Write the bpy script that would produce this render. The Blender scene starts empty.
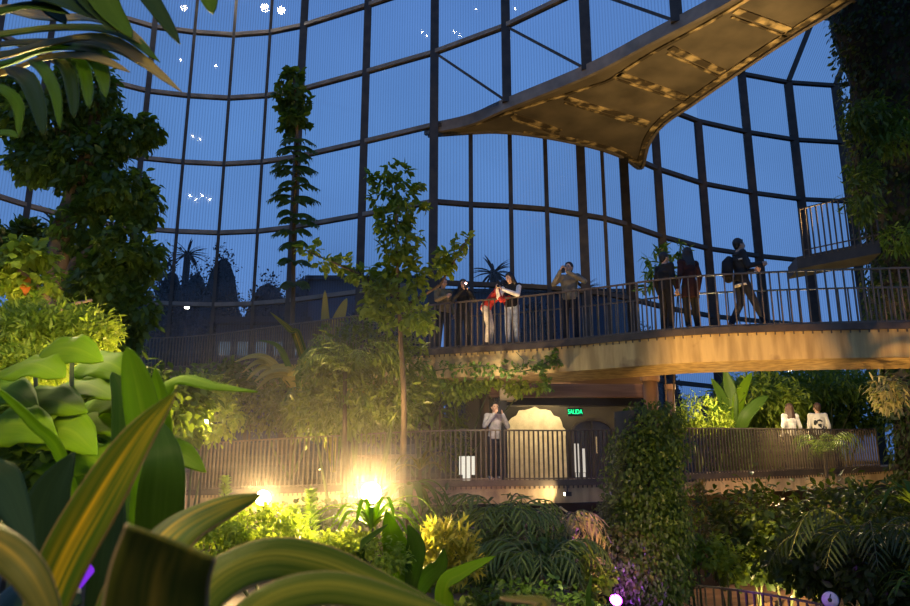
import bpy, bmesh, math, random
import numpy as np
from mathutils import Vector, Matrix
PI = math.pi
R = math.radians
rng = np.random.default_rng(7)
random.seed(7)
sc = bpy.context.scene
C = sc.collection
F = 760.0; TH = R(13.4)          # focal length in pixels, camera pitch
GROUND = -3.2                    # the camera stands at z = 0, the hall floor 3.2 m below
cT, sT = math.cos(TH), math.sin(TH)
def ZY(py, Y): return Y * math.tan(TH + math.atan((303 - py) / F))
def XY(px, Y, z): return (px - 455) / F * (Y * cT + z * sT)
def P(px, py, Y):
    z = ZY(py, Y); return Vector((XY(px, Y, z), Y, z))
def G(px, z, Y): return Vector((XY(px, Y, z), Y, z))
def lerp(a, b, t): return a + (b - a) * t

# ---------------------------------------------------------------- materials
def new_mat(name):
    m = bpy.data.materials.new(name); m.use_nodes = True
    nt = m.node_tree; nt.nodes.clear()
    out = nt.nodes.new('ShaderNodeOutputMaterial')
    return m, nt, out
def N(nt, t, **kw):
    n = nt.nodes.new(t)
    for k, v in kw.items():
        if k in n.inputs: n.inputs[k].default_value = v
        else: setattr(n, k, v)
    return n
def rgb(c): return (c[0], c[1], c[2], 1)
def noise_mat(name, c1, c2, scale=4, rough=0.7, metal=0.0, bump=0.2, stretch=(1, 1, 1), detail=6, spec=0.5, ramp=(0.35, 0.65)):
    m, nt, out = new_mat(name)
    tc = N(nt, 'ShaderNodeTexCoord'); mp = N(nt, 'ShaderNodeMapping'); mp.inputs['Scale'].default_value = stretch
    nt.links.new(tc.outputs['Object'], mp.inputs['Vector'])
    no = N(nt, 'ShaderNodeTexNoise', Scale=scale, Detail=detail)
    nt.links.new(mp.outputs[0], no.inputs['Vector'])
    cr = N(nt, 'ShaderNodeValToRGB')
    cr.color_ramp.elements[0].color = rgb(c1); cr.color_ramp.elements[1].color = rgb(c2)
    cr.color_ramp.elements[0].position = ramp[0]; cr.color_ramp.elements[1].position = ramp[1]
    nt.links.new(no.outputs['Fac'], cr.inputs['Fac'])
    b = N(nt, 'ShaderNodeBsdfPrincipled', Roughness=rough, Metallic=metal)
    b.inputs['Specular IOR Level'].default_value = spec
    nt.links.new(cr.outputs[0], b.inputs['Base Color'])
    if bump:
        bp = N(nt, 'ShaderNodeBump', Strength=bump, Distance=0.02)
        nt.links.new(no.outputs['Fac'], bp.inputs['Height']); nt.links.new(bp.outputs[0], b.inputs['Normal'])
    nt.links.new(b.outputs[0], out.inputs['Surface'])
    return m
def leaf_mat(name, c1, c2, trans=0.35, rough=0.5, tint=(0.45, 0.65, 0.03)):
    m, nt, out = new_mat(name)
    ge = N(nt, 'ShaderNodeNewGeometry')
    mix = N(nt, 'ShaderNodeMixRGB'); mix.inputs[1].default_value = rgb(c1); mix.inputs[2].default_value = rgb(c2)
    nt.links.new(ge.outputs['Random Per Island'], mix.inputs[0])
    b = N(nt, 'ShaderNodeBsdfPrincipled', Roughness=rough); b.inputs['Specular IOR Level'].default_value = .3
    nt.links.new(mix.outputs[0], b.inputs['Base Color'])
    tr = N(nt, 'ShaderNodeBsdfTranslucent')
    m2 = N(nt, 'ShaderNodeMixRGB', blend_type='MIX'); m2.inputs[0].default_value = 0.45
    m2.inputs[2].default_value = rgb(tint); nt.links.new(mix.outputs[0], m2.inputs[1]); nt.links.new(m2.outputs[0], tr.inputs['Color'])
    ms = N(nt, 'ShaderNodeMixShader'); ms.inputs[0].default_value = trans
    nt.links.new(b.outputs[0], ms.inputs[1]); nt.links.new(tr.outputs[0], ms.inputs[2])
    nt.links.new(ms.outputs[0], out.inputs['Surface'])
    return m
def blade_mat(name, base, base2, stripe, amount, freq=9.0, trans=0.35, edge=None, rough=0.4, centre=0.5, lines=0.5):
    """big leaf: UV u along the blade, v across; fine veins and pale variegation run along the blade"""
    m, nt, out = new_mat(name); L = nt.links.new
    uv = N(nt, 'ShaderNodeUVMap'); sp = N(nt, 'ShaderNodeSeparateXYZ'); L(uv.outputs[0], sp.inputs[0])
    mp = N(nt, 'ShaderNodeMapping'); mp.inputs['Scale'].default_value = (0.7, freq, 1); L(uv.outputs[0], mp.inputs['Vector'])
    no = N(nt, 'ShaderNodeTexNoise', Scale=1.0, Detail=4); L(mp.outputs[0], no.inputs['Vector'])
    cr = N(nt, 'ShaderNodeValToRGB'); cr.color_ramp.elements[0].position = 0.42; cr.color_ramp.elements[1].position = 0.62
    L(no.outputs['Fac'], cr.inputs['Fac'])
    d = N(nt, 'ShaderNodeMath', operation='SUBTRACT'); L(sp.outputs['Y'], d.inputs[0]); d.inputs[1].default_value = centre
    ab = N(nt, 'ShaderNodeMath', operation='ABSOLUTE'); L(d.outputs[0], ab.inputs[0])
    mr = N(nt, 'ShaderNodeMapRange'); L(ab.outputs[0], mr.inputs['Value'])
    mr.inputs['From Min'].default_value = 0.05; mr.inputs['From Max'].default_value = 0.38; mr.inputs['To Min'].default_value = 1; mr.inputs['To Max'].default_value = 0.12
    mu = N(nt, 'ShaderNodeMath', operation='MULTIPLY'); L(cr.outputs[0], mu.inputs[0]); L(mr.outputs[0], mu.inputs[1])
    mu2 = N(nt, 'ShaderNodeMath', operation='MULTIPLY'); L(mu.outputs[0], mu2.inputs[0]); mu2.inputs[1].default_value = amount
    mp2 = N(nt, 'ShaderNodeMapping'); mp2.inputs['Scale'].default_value = (3.0, 60.0, 1); L(uv.outputs[0], mp2.inputs['Vector'])
    n2 = N(nt, 'ShaderNodeTexNoise', Scale=1.0, Detail=2); L(mp2.outputs[0], n2.inputs['Vector'])
    mb = N(nt, 'ShaderNodeMixRGB'); mb.inputs[1].default_value = rgb(base); mb.inputs[2].default_value = rgb(base2); L(n2.outputs['Fac'], mb.inputs[0])
    mc = N(nt, 'ShaderNodeMixRGB'); L(mu2.outputs[0], mc.inputs[0]); L(mb.outputs[0], mc.inputs[1]); mc.inputs[2].default_value = rgb(stripe)
    col = mc
    if edge:
        me = N(nt, 'ShaderNodeMixRGB'); L(mc.outputs[0], me.inputs[1]); me.inputs[2].default_value = rgb(edge)
        gt = N(nt, 'ShaderNodeMath', operation='GREATER_THAN'); L(ab.outputs[0], gt.inputs[0]); gt.inputs[1].default_value = 0.475
        L(gt.outputs[0], me.inputs[0]); col = me
    b = N(nt, 'ShaderNodeBsdfPrincipled', Roughness=rough); b.inputs['Specular IOR Level'].default_value = .15; L(col.outputs[0], b.inputs['Base Color'])
    bp = N(nt, 'ShaderNodeBump', Strength=0.5 * lines, Distance=0.004); L(n2.outputs['Fac'], bp.inputs['Height']); L(bp.outputs[0], b.inputs['Normal'])
    tr = N(nt, 'ShaderNodeBsdfTranslucent'); L(col.outputs[0], tr.inputs['Color'])
    ms = N(nt, 'ShaderNodeMixShader'); ms.inputs[0].default_value = trans
    L(b.outputs[0], ms.inputs[1]); L(tr.outputs[0], ms.inputs[2]); L(ms.outputs[0], out.inputs['Surface'])
    return m
def emit_mat(name, c, s):
    m, nt, out = new_mat(name); e = N(nt, 'ShaderNodeEmission', Strength=s); e.inputs['Color'].default_value = rgb(c)
    nt.links.new(e.outputs[0], out.inputs['Surface']); return m
def plain(name, c, rough=0.7, metal=0.0):
    return noise_mat(name, [x * 0.82 for x in c], [min(1, x * 1.12) for x in c], 12, rough, metal, 0.05)

M = {}
M['steel'] = noise_mat('bronze_steel', (0.030, 0.026, 0.022), (0.055, 0.046, 0.036), 3, 0.5, 0.3, 0.05)
M['ring'] = noise_mat('ring_steel', (0.16, 0.13, 0.10), (0.26, 0.21, 0.16), 2, 0.5, 0.2, 0.05)
M['rail'] = noise_mat('rail_metal', (0.10, 0.075, 0.05), (0.17, 0.13, 0.09), 5, 0.45, 0.3, 0.02)
M['rail_dark'] = noise_mat('dark_rail_metal', (0.06, 0.045, 0.032), (0.10, 0.075, 0.05), 5, 0.5, 0.3, 0.02)
M['soil'] = noise_mat('soil', (0.02, 0.015, 0.008), (0.06, 0.042, 0.022), 3, 0.95, 0, 0.8)
M['path'] = noise_mat('earth_path', (0.20, 0.11, 0.05), (0.34, 0.20, 0.10), 2, 0.9, 0, 0.4)
M['bark'] = noise_mat('bark', (0.06, 0.04, 0.022), (0.15, 0.10, 0.055), 6, 0.9, 0, 0.8, (1, 1, 0.25))
M['stem'] = noise_mat('green_stem', (0.05, 0.07, 0.02), (0.10, 0.12, 0.03), 6, 0.7, 0, 0.1)
M['black'] = plain('black_housing', (0.015, 0.015, 0.016), 0.4, 0.2)
M['pipe'] = plain('pale_pipe', (0.5, 0.42, 0.3), 0.6)
M['rock'] = noise_mat('rock', (0.02, 0.017, 0.012), (0.06, 0.05, 0.035), 1.2, 0.95, 0, 1.0)
M['plaster'] = noise_mat('cream_plaster', (0.62, 0.52, 0.34), (0.80, 0.70, 0.50), 5, 0.9, 0, 0.6)
M['wood'] = noise_mat('brown_beam', (0.20, 0.10, 0.055), (0.32, 0.17, 0.10), 3, 0.7, 0, 0.2, (0.3, 3, 3))
M['column'] = noise_mat('round_column', (0.22, 0.13, 0.08), (0.34, 0.22, 0.14), 4, 0.6, 0, 0.1, (1, 1, 0.2))
M['far'] = plain('far_silhouette', (0.02, 0.025, 0.03), 1.0)
M['farbuild'] = plain('far_building_wall', (0.06, 0.075, 0.10), 1.0)
M['lawn'] = noise_mat('outside_ground', (0.012, 0.018, 0.012), (0.03, 0.035, 0.02), 0.3, 1.0, 0, 0)
# concrete of the upper walkway: pale ochre, streaked by rain down the face
def concrete(name, c1, c2, c3):
    m, nt, out = new_mat(name); L = nt.links.new
    tc = N(nt, 'ShaderNodeTexCoord')
    mp = N(nt, 'ShaderNodeMapping'); mp.inputs['Scale'].default_value = (3.2, 3.2, 0.5); L(tc.outputs['Object'], mp.inputs['Vector'])
    n1 = N(nt, 'ShaderNodeTexNoise', Scale=1.6, Detail=7); L(mp.outputs[0], n1.inputs['Vector'])
    n2 = N(nt, 'ShaderNodeTexNoise', Scale=1.3, Detail=5); L(tc.outputs['Object'], n2.inputs['Vector'])
    cr = N(nt, 'ShaderNodeValToRGB'); cr.color_ramp.elements[0].position = .38; cr.color_ramp.elements[1].position = .62
    cr.color_ramp.elements[0].color = rgb(c1); cr.color_ramp.elements[1].color = rgb(c2); L(n1.outputs['Fac'], cr.inputs['Fac'])
    c4 = N(nt, 'ShaderNodeValToRGB'); c4.color_ramp.elements[0].position = .62; c4.color_ramp.elements[1].position = .72; L(n2.outputs['Fac'], c4.inputs['Fac'])
    mx = N(nt, 'ShaderNodeMixRGB'); L(c4.outputs[0], mx.inputs[0]); L(cr.outputs[0], mx.inputs[1]); mx.inputs[2].default_value = rgb(c3)
    b = N(nt, 'ShaderNodeBsdfPrincipled', Roughness=0.85); L(mx.outputs[0], b.inputs['Base Color'])
    bp = N(nt, 'ShaderNodeBump', Strength=0.3, Distance=0.02); L(n1.outputs['Fac'], bp.inputs['Height']); L(bp.outputs[0], b.inputs['Normal'])
    L(b.outputs[0], out.inputs['Surface']); return m
M['concrete'] = concrete('streaked_concrete', (0.34, 0.235, 0.09), (0.56, 0.41, 0.17), (0.20, 0.12, 0.05))
M['concrete2'] = concrete('dim_concrete', (0.30, 0.21, 0.11), (0.45, 0.33, 0.18), (0.15, 0.11, 0.07))
M['soffit'] = noise_mat('bronze_soffit_panel', (0.11, 0.088, 0.055), (0.21, 0.165, 0.10), 0.8, 0.55, 0.2, 0.4, (1, 1, 1))
M['seam'] = noise_mat('peeling_seam_paint', (0.07, 0.05, 0.025), (0.62, 0.45, 0.20), 1.9, 0.7, 0, 0.6, (1, 1, 1), 9, 0.4, (0.46, 0.62))
# glass with its fine vertical printed lines
def glass():
    m, nt, out = new_mat('lined_glass'); L = nt.links.new
    uv = N(nt, 'ShaderNodeUVMap'); sp = N(nt, 'ShaderNodeSeparateXYZ'); L(uv.outputs[0], sp.inputs[0])
    mu = N(nt, 'ShaderNodeMath', operation='MULTIPLY'); L(sp.outputs['X'], mu.inputs[0]); mu.inputs[1].default_value = 2 * PI / 0.115
    sn = N(nt, 'ShaderNodeMath', operation='SINE'); L(mu.outputs[0], sn.inputs[0])
    mr = N(nt, 'ShaderNodeMapRange'); L(sn.outputs[0], mr.inputs['Value'])
    mr.inputs['From Min'].default_value = -0.2; mr.inputs['From Max'].default_value = 0.9; mr.inputs['To Min'].default_value = 0.03; mr.inputs['To Max'].default_value = 0.22
    t = N(nt, 'ShaderNodeBsdfTransparent'); t.inputs['Color'].default_value = (0.86, 0.93, 1.0, 1)
    g = N(nt, 'ShaderNodeBsdfGlossy'); g.inputs['Roughness'].default_value = 0.03; g.inputs['Color'].default_value = (1, 1, 1, 1)
    fr = N(nt, 'ShaderNodeFresnel', IOR=1.35)
    ms = N(nt, 'ShaderNodeMixShader'); L(fr.outputs[0], ms.inputs[0]); L(t.outputs[0], ms.inputs[1]); L(g.outputs[0], ms.inputs[2])
    d = N(nt, 'ShaderNodeBsdfDiffuse'); d.inputs['Color'].default_value = (0.10, 0.12, 0.15, 1)
    m2 = N(nt, 'ShaderNodeMixShader'); L(mr.outputs[0], m2.inputs[0]); L(ms.outputs[0], m2.inputs[1]); L(d.outputs[0], m2.inputs[2])
    L(m2.outputs[0], out.inputs['Surface']); return m
M['glass'] = glass()
M['doorglass'] = plain('dark_door_glass', (0.03, 0.03, 0.028), 0.12)
# leaves
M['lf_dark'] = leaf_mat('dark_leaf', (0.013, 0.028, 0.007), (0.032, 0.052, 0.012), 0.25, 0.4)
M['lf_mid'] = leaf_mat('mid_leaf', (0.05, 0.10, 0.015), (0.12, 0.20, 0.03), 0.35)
M['lf_ivy'] = leaf_mat('ivy_leaf', (0.025, 0.055, 0.010), (0.065, 0.11, 0.018), 0.3, 0.45)
M['lf_bank'] = leaf_mat('glossy_bank_leaf', (0.035, 0.06, 0.010), (0.15, 0.17, 0.03), 0.3, 0.28)
M['lf_vine'] = leaf_mat('vine_leaf', (0.015, 0.038, 0.007), (0.05, 0.085, 0.014), 0.3, 0.5)
M['lf_lit'] = leaf_mat('lit_leaf', (0.09, 0.14, 0.018), (0.22, 0.26, 0.04), 0.45, 0.5)  # brighter copy of the mid leaf; lamp light is put into the colour
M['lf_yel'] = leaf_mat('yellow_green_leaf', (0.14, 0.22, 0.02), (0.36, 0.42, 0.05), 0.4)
M['lf_gold'] = leaf_mat('golden_leaf', (0.30, 0.25, 0.03), (0.50, 0.40, 0.06), 0.35)
M['lf_lime'] = leaf_mat('lime_leaf', (0.16, 0.30, 0.02), (0.30, 0.45, 0.04), 0.45)
M['lf_red'] = leaf_mat('reddish_leaf', (0.20, 0.06, 0.03), (0.12, 0.14, 0.03), 0.3)
M['lf_palm'] = leaf_mat('palm_leaflet', (0.05, 0.09, 0.02), (0.16, 0.20, 0.05), 0.3, 0.35)
M['lf_straw'] = leaf_mat('straw_palm_leaflet', (0.22, 0.18, 0.07), (0.42, 0.33, 0.14), 0.3, 0.4)
M['lf_orange'] = leaf_mat('orange_leaf', (0.7, 0.18, 0.03), (0.8, 0.25, 0.04), 0.3)
M['bl_stripe'] = blade_mat('striped_blade', (0.05, 0.11, 0.006), (0.10, 0.17, 0.010), (0.80, 0.50, 0.012), 1.1, 7, 0.45, (0.30, 0.20, 0.06), rough=.7)
M['bl_stripe2'] = blade_mat('faint_striped_blade', (0.05, 0.09, 0.005), (0.10, 0.145, 0.008), (0.34, 0.30, 0.03), 0.75, 16, 0.35, (0.42, 0.27, 0.12), rough=.65)
M['bl_brown'] = blade_mat('brown_edged_blade', (0.07, 0.08, 0.010), (0.13, 0.13, 0.016), (0.42, 0.27, 0.03), 1.0, 6, 0.3, (0.42, 0.28, 0.14))
M['bl_gold'] = blade_mat('gold_blade', (0.34, 0.27, 0.05), (0.5, 0.4, 0.1), (0.6, 0.5, 0.2), .4, 6, .3)
M['bl_lime'] = blade_mat('lime_blade', (0.13, 0.26, 0.006), (0.20, 0.34, 0.010), (0.32, 0.42, 0.02), 0.4, 6, 0.5, rough=.7)
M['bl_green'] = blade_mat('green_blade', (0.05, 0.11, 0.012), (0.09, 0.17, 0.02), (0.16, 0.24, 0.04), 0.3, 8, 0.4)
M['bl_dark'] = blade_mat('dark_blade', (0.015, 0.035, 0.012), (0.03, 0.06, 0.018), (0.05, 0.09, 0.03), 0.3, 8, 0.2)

# ---------------------------------------------------------------- mesh helpers
class MB:
    def __init__(s): s.v = []; s.f = []; s.uv = None
    def add(s, vs, fs):
        o = len(s.v); s.v += [tuple(v) for v in vs]; s.f += [tuple(i + o for i in f) for f in fs]
    def box(s, c, size, rz=0, rx=0):
        m = Matrix.Translation(Vector(c)) @ Matrix.Rotation(rz, 4, 'Z') @ Matrix.Rotation(rx, 4, 'X')
        hx, hy, hz = [a / 2 for a in size]
        vs = [m @ Vector((x * hx, y * hy, z * hz)) for z in (-1, 1) for y in (-1, 1) for x in (-1, 1)]
        s.add(vs, [(0, 2, 3, 1), (4, 5, 7, 6), (0, 1, 5, 4), (2, 6, 7, 3), (0, 4, 6, 2), (1, 3, 7, 5)])
    def bar(s, a, b, w, h, up=(0, 0, 1)):
        """rectangular bar from a to b, w wide across, h high along up"""
        a, b = Vector(a), Vector(b); d = (b - a)
        if d.length < 1e-6: return
        d.normalize(); up = Vector(up)
        if abs(d.dot(up)) > 0.98: up = Vector((0, 1, 0))
        sd = d.cross(up).normalized() * (w / 2); u = sd.cross(d).normalized() * (h / 2)
        vs = [p + x * sd + y * u for p in (a, b) for x, y in ((-1, -1), (1, -1), (1, 1), (-1, 1))]
        s.add(vs, [(3, 2, 1, 0), (4, 5, 6, 7), (0, 1, 5, 4), (1, 2, 6, 5), (2, 3, 7, 6), (3, 0, 4, 7)])
    def tube(s, pts, rad, n=8, side=None, flat=1.0, cap=True):
        pts = [Vector(p) for p in pts]
        if not hasattr(rad, '__len__'): rad = [rad] * len(pts)
        o = len(s.v); prev = None
        for i, p in enumerate(pts):
            d = (pts[min(i + 1, len(pts) - 1)] - pts[max(i - 1, 0)])
            if d.length < 1e-9: d = Vector((0, 0, 1))
            d.normalize()
            if side is not None: x = Vector(side)
            else: x = prev if prev is not None else (Vector((1, 0, 0)) if abs(d.x) < 0.9 else Vector((0, 1, 0)))
            x = (x - d * x.dot(d))
            if x.length < 1e-4: x = Vector((0, 1, 0)) - d * d.y
            x.normalize(); y = d.cross(x); prev = x
            for k in range(n):
                a = 2 * PI * k / n
                s.v.append(tuple(p + (x * math.cos(a) + y * math.sin(a) * flat) * rad[i]))
        for i in range(len(pts) - 1):
            for k in range(n):
                a = o + i * n + k; b = o + i * n + (k + 1) % n
                s.f.append((a, b, b + n, a + n))
        if cap:
            s.f.append(tuple(o + k for k in reversed(range(n)))); s.f.append(tuple(o + (len(pts) - 1) * n + k for k in range(n)))
    def ball(s, c, r, n=10, m=7, flat=(1, 1, 1), rot=None):
        c = Vector(c); vs = [Vector((0, 0, -1))]
        for j in range(1, m):
            t = -PI / 2 + PI * j / m
            for k in range(n): vs.append(Vector((math.cos(t) * math.cos(2 * PI * k / n), math.cos(t) * math.sin(2 * PI * k / n), math.sin(t))))
        vs.append(Vector((0, 0, 1)))
        fs = []
        for k in range(n): fs.append((0, 1 + (k + 1) % n, 1 + k))
        for j in range(m - 2):
            for k in range(n):
                a = 1 + j * n + k; b = 1 + j * n + (k + 1) % n; fs.append((a, b, b + n, a + n))
        l = len(vs) - 1
        for k in range(n): fs.append((l, l - n + k, l - n + (k + 1) % n))
        out = []
        for v in vs:
            w = Vector((v.x * flat[0] * r, v.y * flat[1] * r, v.z * flat[2] * r))
            if rot is not None: w = rot @ w
            out.append(c + w)
        s.add(out, fs)
    def build(s, name, mat, parent=None, smooth=False, loc=None):
        me = bpy.data.meshes.new(name); me.from_pydata(s.v, [], s.f)
        if smooth: me.polygons.foreach_set('use_smooth', [True] * len(me.polygons))
        me.update()
        return link(name, me, mat, parent)
def link(name, me, mat, parent=None):
    if mat is not None: me.materials.append(mat)
    o = bpy.data.objects.new(name, me); C.objects.link(o)
    if parent is not None:
        o.parent = parent
        lp = parent.location.copy() if parent.parent is None else parent.location + parent.parent.location
        o.location = -lp                                     # geometry is written in world coordinates
    return o
def tag(o, label=None, cat=None, group=None, kind=None):
    if label: o['label'] = label
    if cat: o['category'] = cat
    if group: o['group'] = group
    if kind: o['kind'] = kind
    return o
def thing(name, loc, label, cat, group=None, kind=None):
    o = bpy.data.objects.new(name, None); C.objects.link(o); o.location = loc; o.empty_display_size = 0.1
    return tag(o, label, cat, group, kind)
def structure(o): o['kind'] = 'structure'; return o
def smoothpath(pts, n):
    """Catmull-Rom through pts (sequences of floats), n samples"""
    p = np.array([list(q) for q in pts], float)
    p = np.vstack([2 * p[0] - p[1], p, 2 * p[-1] - p[-2]])
    m = len(p) - 3; out = []
    for i in range(n):
        t = i / (n - 1) * m; k = min(int(t), m - 1); t -= k
        a, b, c, d = p[k], p[k + 1], p[k + 2], p[k + 3]
        out.append(0.5 * ((2 * b) + (c - a) * t + (2 * a - 5 * b + 4 * c - d) * t * t + (3 * b - 3 * c + d - a) * t ** 3))
    return out

# leaf templates: along +y, facing +z
def tpl(ws, fold=0.25, droop=0.15):
    n = len(ws); v = []; f = []
    for i, w in enumerate(ws):
        t = i / (n - 1); z = -droop * t * t
        v += [(-w, t, z + w * fold), (0, t, z), (w, t, z + w * fold)]
    for i in range(n - 1):
        a = i * 3; f += [(a, a + 1, a + 4, a + 3), (a + 1, a + 2, a + 5, a + 4)]
    return np.array(v), np.array(f)
T = {
 'oval': tpl([0.03, 0.24, 0.26, 0.02]), 'lance': tpl([0.03, 0.13, 0.11, 0.01]), 'long': tpl([0.02, 0.05, 0.045, 0.005], 0.4, 0.35),
 'heart': tpl([0.08, 0.42, 0.34, 0.14, 0.01], 0.2, 0.2), 'round': tpl([0.1, 0.4, 0.38, 0.05], 0.15, 0.1), 'big': tpl([0.03, 0.17, 0.24, 0.22, 0.14, 0.01], 0.3, 0.3),
 'strap': tpl([0.03, 0.05, 0.055, 0.05, 0.035, 0.004], 0.5, 0.45)}
def unit(a): return a / np.maximum(np.linalg.norm(a, axis=1, keepdims=True), 1e-9)
class Leaves:
    def __init__(s): s.V = []; s.Fq = []; s.n = 0
    def scatter(s, kind, pos, d, up, size):
        v, f = T[kind]; pos = np.atleast_2d(pos); n = len(pos)
        d = unit(np.atleast_2d(d)); up = np.atleast_2d(up); x = unit(np.cross(d, up)); z = np.cross(x, d)
        sz = np.broadcast_to(np.asarray(size, float).reshape(-1, 1, 1), (n, 1, 1))
        W = (v[None, :, 0:1] * x[:, None] + v[None, :, 1:2] * d[:, None] + v[None, :, 2:3] * z[:, None]) * sz + pos[:, None]
        off = s.n + np.arange(n)[:, None, None] * len(v)
        s.V.append(W.reshape(-1, 3)); s.Fq.append((f[None] + off).reshape(-1, 4)); s.n += n * len(v)
    def build(s, name, mat, parent=None):
        V = np.concatenate(s.V).astype(np.float32); Q = np.concatenate(s.Fq).astype(np.int32)
        me = bpy.data.meshes.new(name); me.vertices.add(len(V)); me.vertices.foreach_set('co', V.ravel())
        me.loops.add(Q.size); me.loops.foreach_set('vertex_index', Q.ravel())
        me.polygons.add(len(Q)); me.polygons.foreach_set('loop_start', np.arange(0, Q.size, 4, dtype=np.int32))
        me.polygons.foreach_set('use_smooth', np.ones(len(Q), bool)); me.update(calc_edges=True)
        return link(name, me, mat, parent)
def foliage(lv, blobs, n, size, kind='oval', droop=0.5, clump=0.28, per=14, outw=0.8):
    """leaves in small sprays over a set of ellipsoids (centre, radii)"""
    vol = np.array([b[1][0] * b[1][1] + b[1][1] * b[1][2] + b[1][0] * b[1][2] for b in blobs]); share = vol / vol.sum()
    for (c, r), sh in zip(blobs, share):
        c = np.array(c); r = np.array(r); k = max(2, int(n * sh / per))
        u = unit(rng.normal(size=(k, 3))); rad = rng.uniform(0.45, 1.0, (k, 1)) ** 0.5
        cc = c + u * rad * r
        m = k * per; cen = np.repeat(cc, per, 0); uu = np.repeat(u, per, 0)
        pos = cen + rng.normal(size=(m, 3)) * r.mean() * clump * 0.6
        d = unit(uu * outw + rng.normal(size=(m, 3)) * 0.75 + np.array([0, 0, -droop]))
        up = uu * 0.5 + np.array([0, 0, 1.0]) + rng.normal(size=(m, 3)) * 0.45
        lv.scatter(kind, pos, d, up, size * rng.uniform(0.6, 1.25, m))
# ---------------------------------------------------------------- terrain
def hgt(x, y):
    def sm(a, b, t): t = min(1, max(0, (t - a) / (b - a))); return t * t * (3 - 2 * t)
    left = 1 - sm(0.2, 3.2, x - 0.08 * y)
    h = GROUND + 2.25 * left * (1 - 0.12 * sm(3, 8, y)) * (1 - 0.75 * sm(12.5, 15.5, y))
    h += 0.55 * sm(1, 3, x) * sm(14, 18, y)
    if y > 17: h = max(h, GROUND + 0.6)
    if x < 0.4 and y > 18.9: h = 0.15 + .1 * (y - 18.9)
    if x > 5 and y > 20.3 + (x - 6) * .56: h = 0.15
    h += 0.07 * math.sin(1.7 * x + 0.6 * y) + 0.06 * math.sin(1.1 * y - 0.7 * x)
    return h
mb = MB(); nx, ny = 90, 80
for j in range(ny + 1):
    for i in range(nx + 1):
        x = lerp(-19, 22, i / nx); y = lerp(-1.5, 36, j / ny); mb.v.append((x, y, hgt(x, y)))
for j in range(ny):
    for i in range(nx):
        a = j * (nx + 1) + i; mb.f.append((a, a + 1, a + nx + 2, a + nx + 1))
structure(mb.build('floor', M['soil'], smooth=True))
mb = MB(); mb.box((0, 150, GROUND - 1.3), (600, 400, 2)); structure(tag(mb.build('ground_outside', M['lawn'])))

# ---------------------------------------------------------------- glass walls
RZ = [-2.1, 0.9, 3.9, 6.9, 9.9, 12.9, 15.9, 18.9, 21.9]
cnt = {'w': 0, 't': 0}
def trim(mb, mat):
    cnt['t'] += 1; return structure(mb.build('trim_%d' % cnt['t'], mat))
def pane(a, b, c, d):
    """one pane of real thickness: a b lower edge, c d upper edge"""
    cnt['w'] += 1; a, b, c, d = map(Vector, (a, b, c, d))
    me = bpy.data.meshes.new('window_%d' % cnt['w'])
    me.from_pydata([a, b, c, d], [], [(0, 1, 2, 3)])
    uv = me.uv_layers.new(name='UVMap'); w = (b - a).length; h = (d - a).length
    for i, q in enumerate(((0, 0), (w, 0), (w, h), (0, h))): uv.data[i].uv = q
    return structure(link('window_%d' % cnt['w'], me, M['glass']))
def wall(cols, zs, ztop, ringmat, zref, wmul):
    """cols: (px, Y, width) where px is where the mullion meets the ring at zref"""
    pts = [(XY(px, Y, zref), Y) for px, Y, w in cols]
    for (x, y), (px, Y, w) in zip(pts, cols):
        if w:
            mb = MB(); mb.box((x, y, (zs[0] + ztop) / 2), (w * wmul, 0.26, ztop - zs[0]), math.atan2(x, y) * -1); trim(mb, M['steel'])
    for z in zs[1:]:
        mb = MB()
        for p, q in zip(pts[:-1], pts[1:]): mb.bar((*p, z), (*q, z), 0.20, 0.16)
        trim(mb, ringmat)
    for p, q in zip(pts[:-1], pts[1:]):
        for z0, z1 in zip(zs[:-1], zs[1:]): pane((*p, z0), (*q, z0), (*q, z1), (*p, z1))
    return pts
GZ = GROUND - 0.2
W1 = [(-120, 19.5, .18), (-62, 22.4, .18), (-12, 24.6, .18), (38, 26.2, .22), (90, 27.7, .16), (141, 28.7, .22), (183, 29.1, .13), (224, 29.3, .13), (262, 29.1, .13),
      (297, 28.6, .32), (364, 27.2, .30), (434, 25.8, .32)]
p1 = wall(W1, [GZ, -2.1, 0.9, 3.9, 6.9, 9.9, 12.9, 15.9, 18.9, 21.9], 21.9, M['ring'], 12.9, 1.0)
W1b = [(434, 25.8, 0), (507, 24.1, .32), (587, 22.0, .34), (677, 19.4, .34), (790, 17.0, .34)]
p1b = wall(W1b, [12.9, 15.9, 18.9, 21.9], 21.9, M['ring'], 12.9, 1.0)
for k in range(4):                               # one brace per bay above the gallery
    a, b = p1b[k], p1b[k + 1]; mb = MB(); mb.bar((*a, 15.9), (*b, 12.95), 0.09, 0.09); trim(mb, M['steel'])
W2 = [(434, 25.8, 0), (471, 26.1, .16), (511, 26.3, .16), (547, 26.6, .16), (583, 27.2, .34), (605, 27.6, .14), (627, 28.3, .36), (662, 29.8, .34), (708, 31.4, .36), (759, 32.5, .38), (808, 33.3, .40), (858, 33.6, .4), (910, 33.0, .4), (960, 31, .4)]
p2 = wall(W2[:7], [GZ, -2.1, 0.9, 3.9, 6.9, 9.9, 12.9], 12.9, M['steel'], 9.9, 1.0)
wall(W2[6:9], [GZ, -2.1, 0.9, 3.9, 6.9, 9.9, 12.9, 15.9], 15.9, M['steel'], 9.9, 1.0)
p3 = wall([(708, 31.4, 0)] + W2[9:], [GZ, -2.1, 0.9, 3.9, 6.9, 9.9, 12.9, 15.9, 18.9], 18.9, M['steel'], 9.9, 1.0)
lean = []                                         # the glass leans in above the last ring
for i, (x, y) in enumerate(p3): lean.append((x + 1.5, y - 0.3, 22.3))
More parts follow.
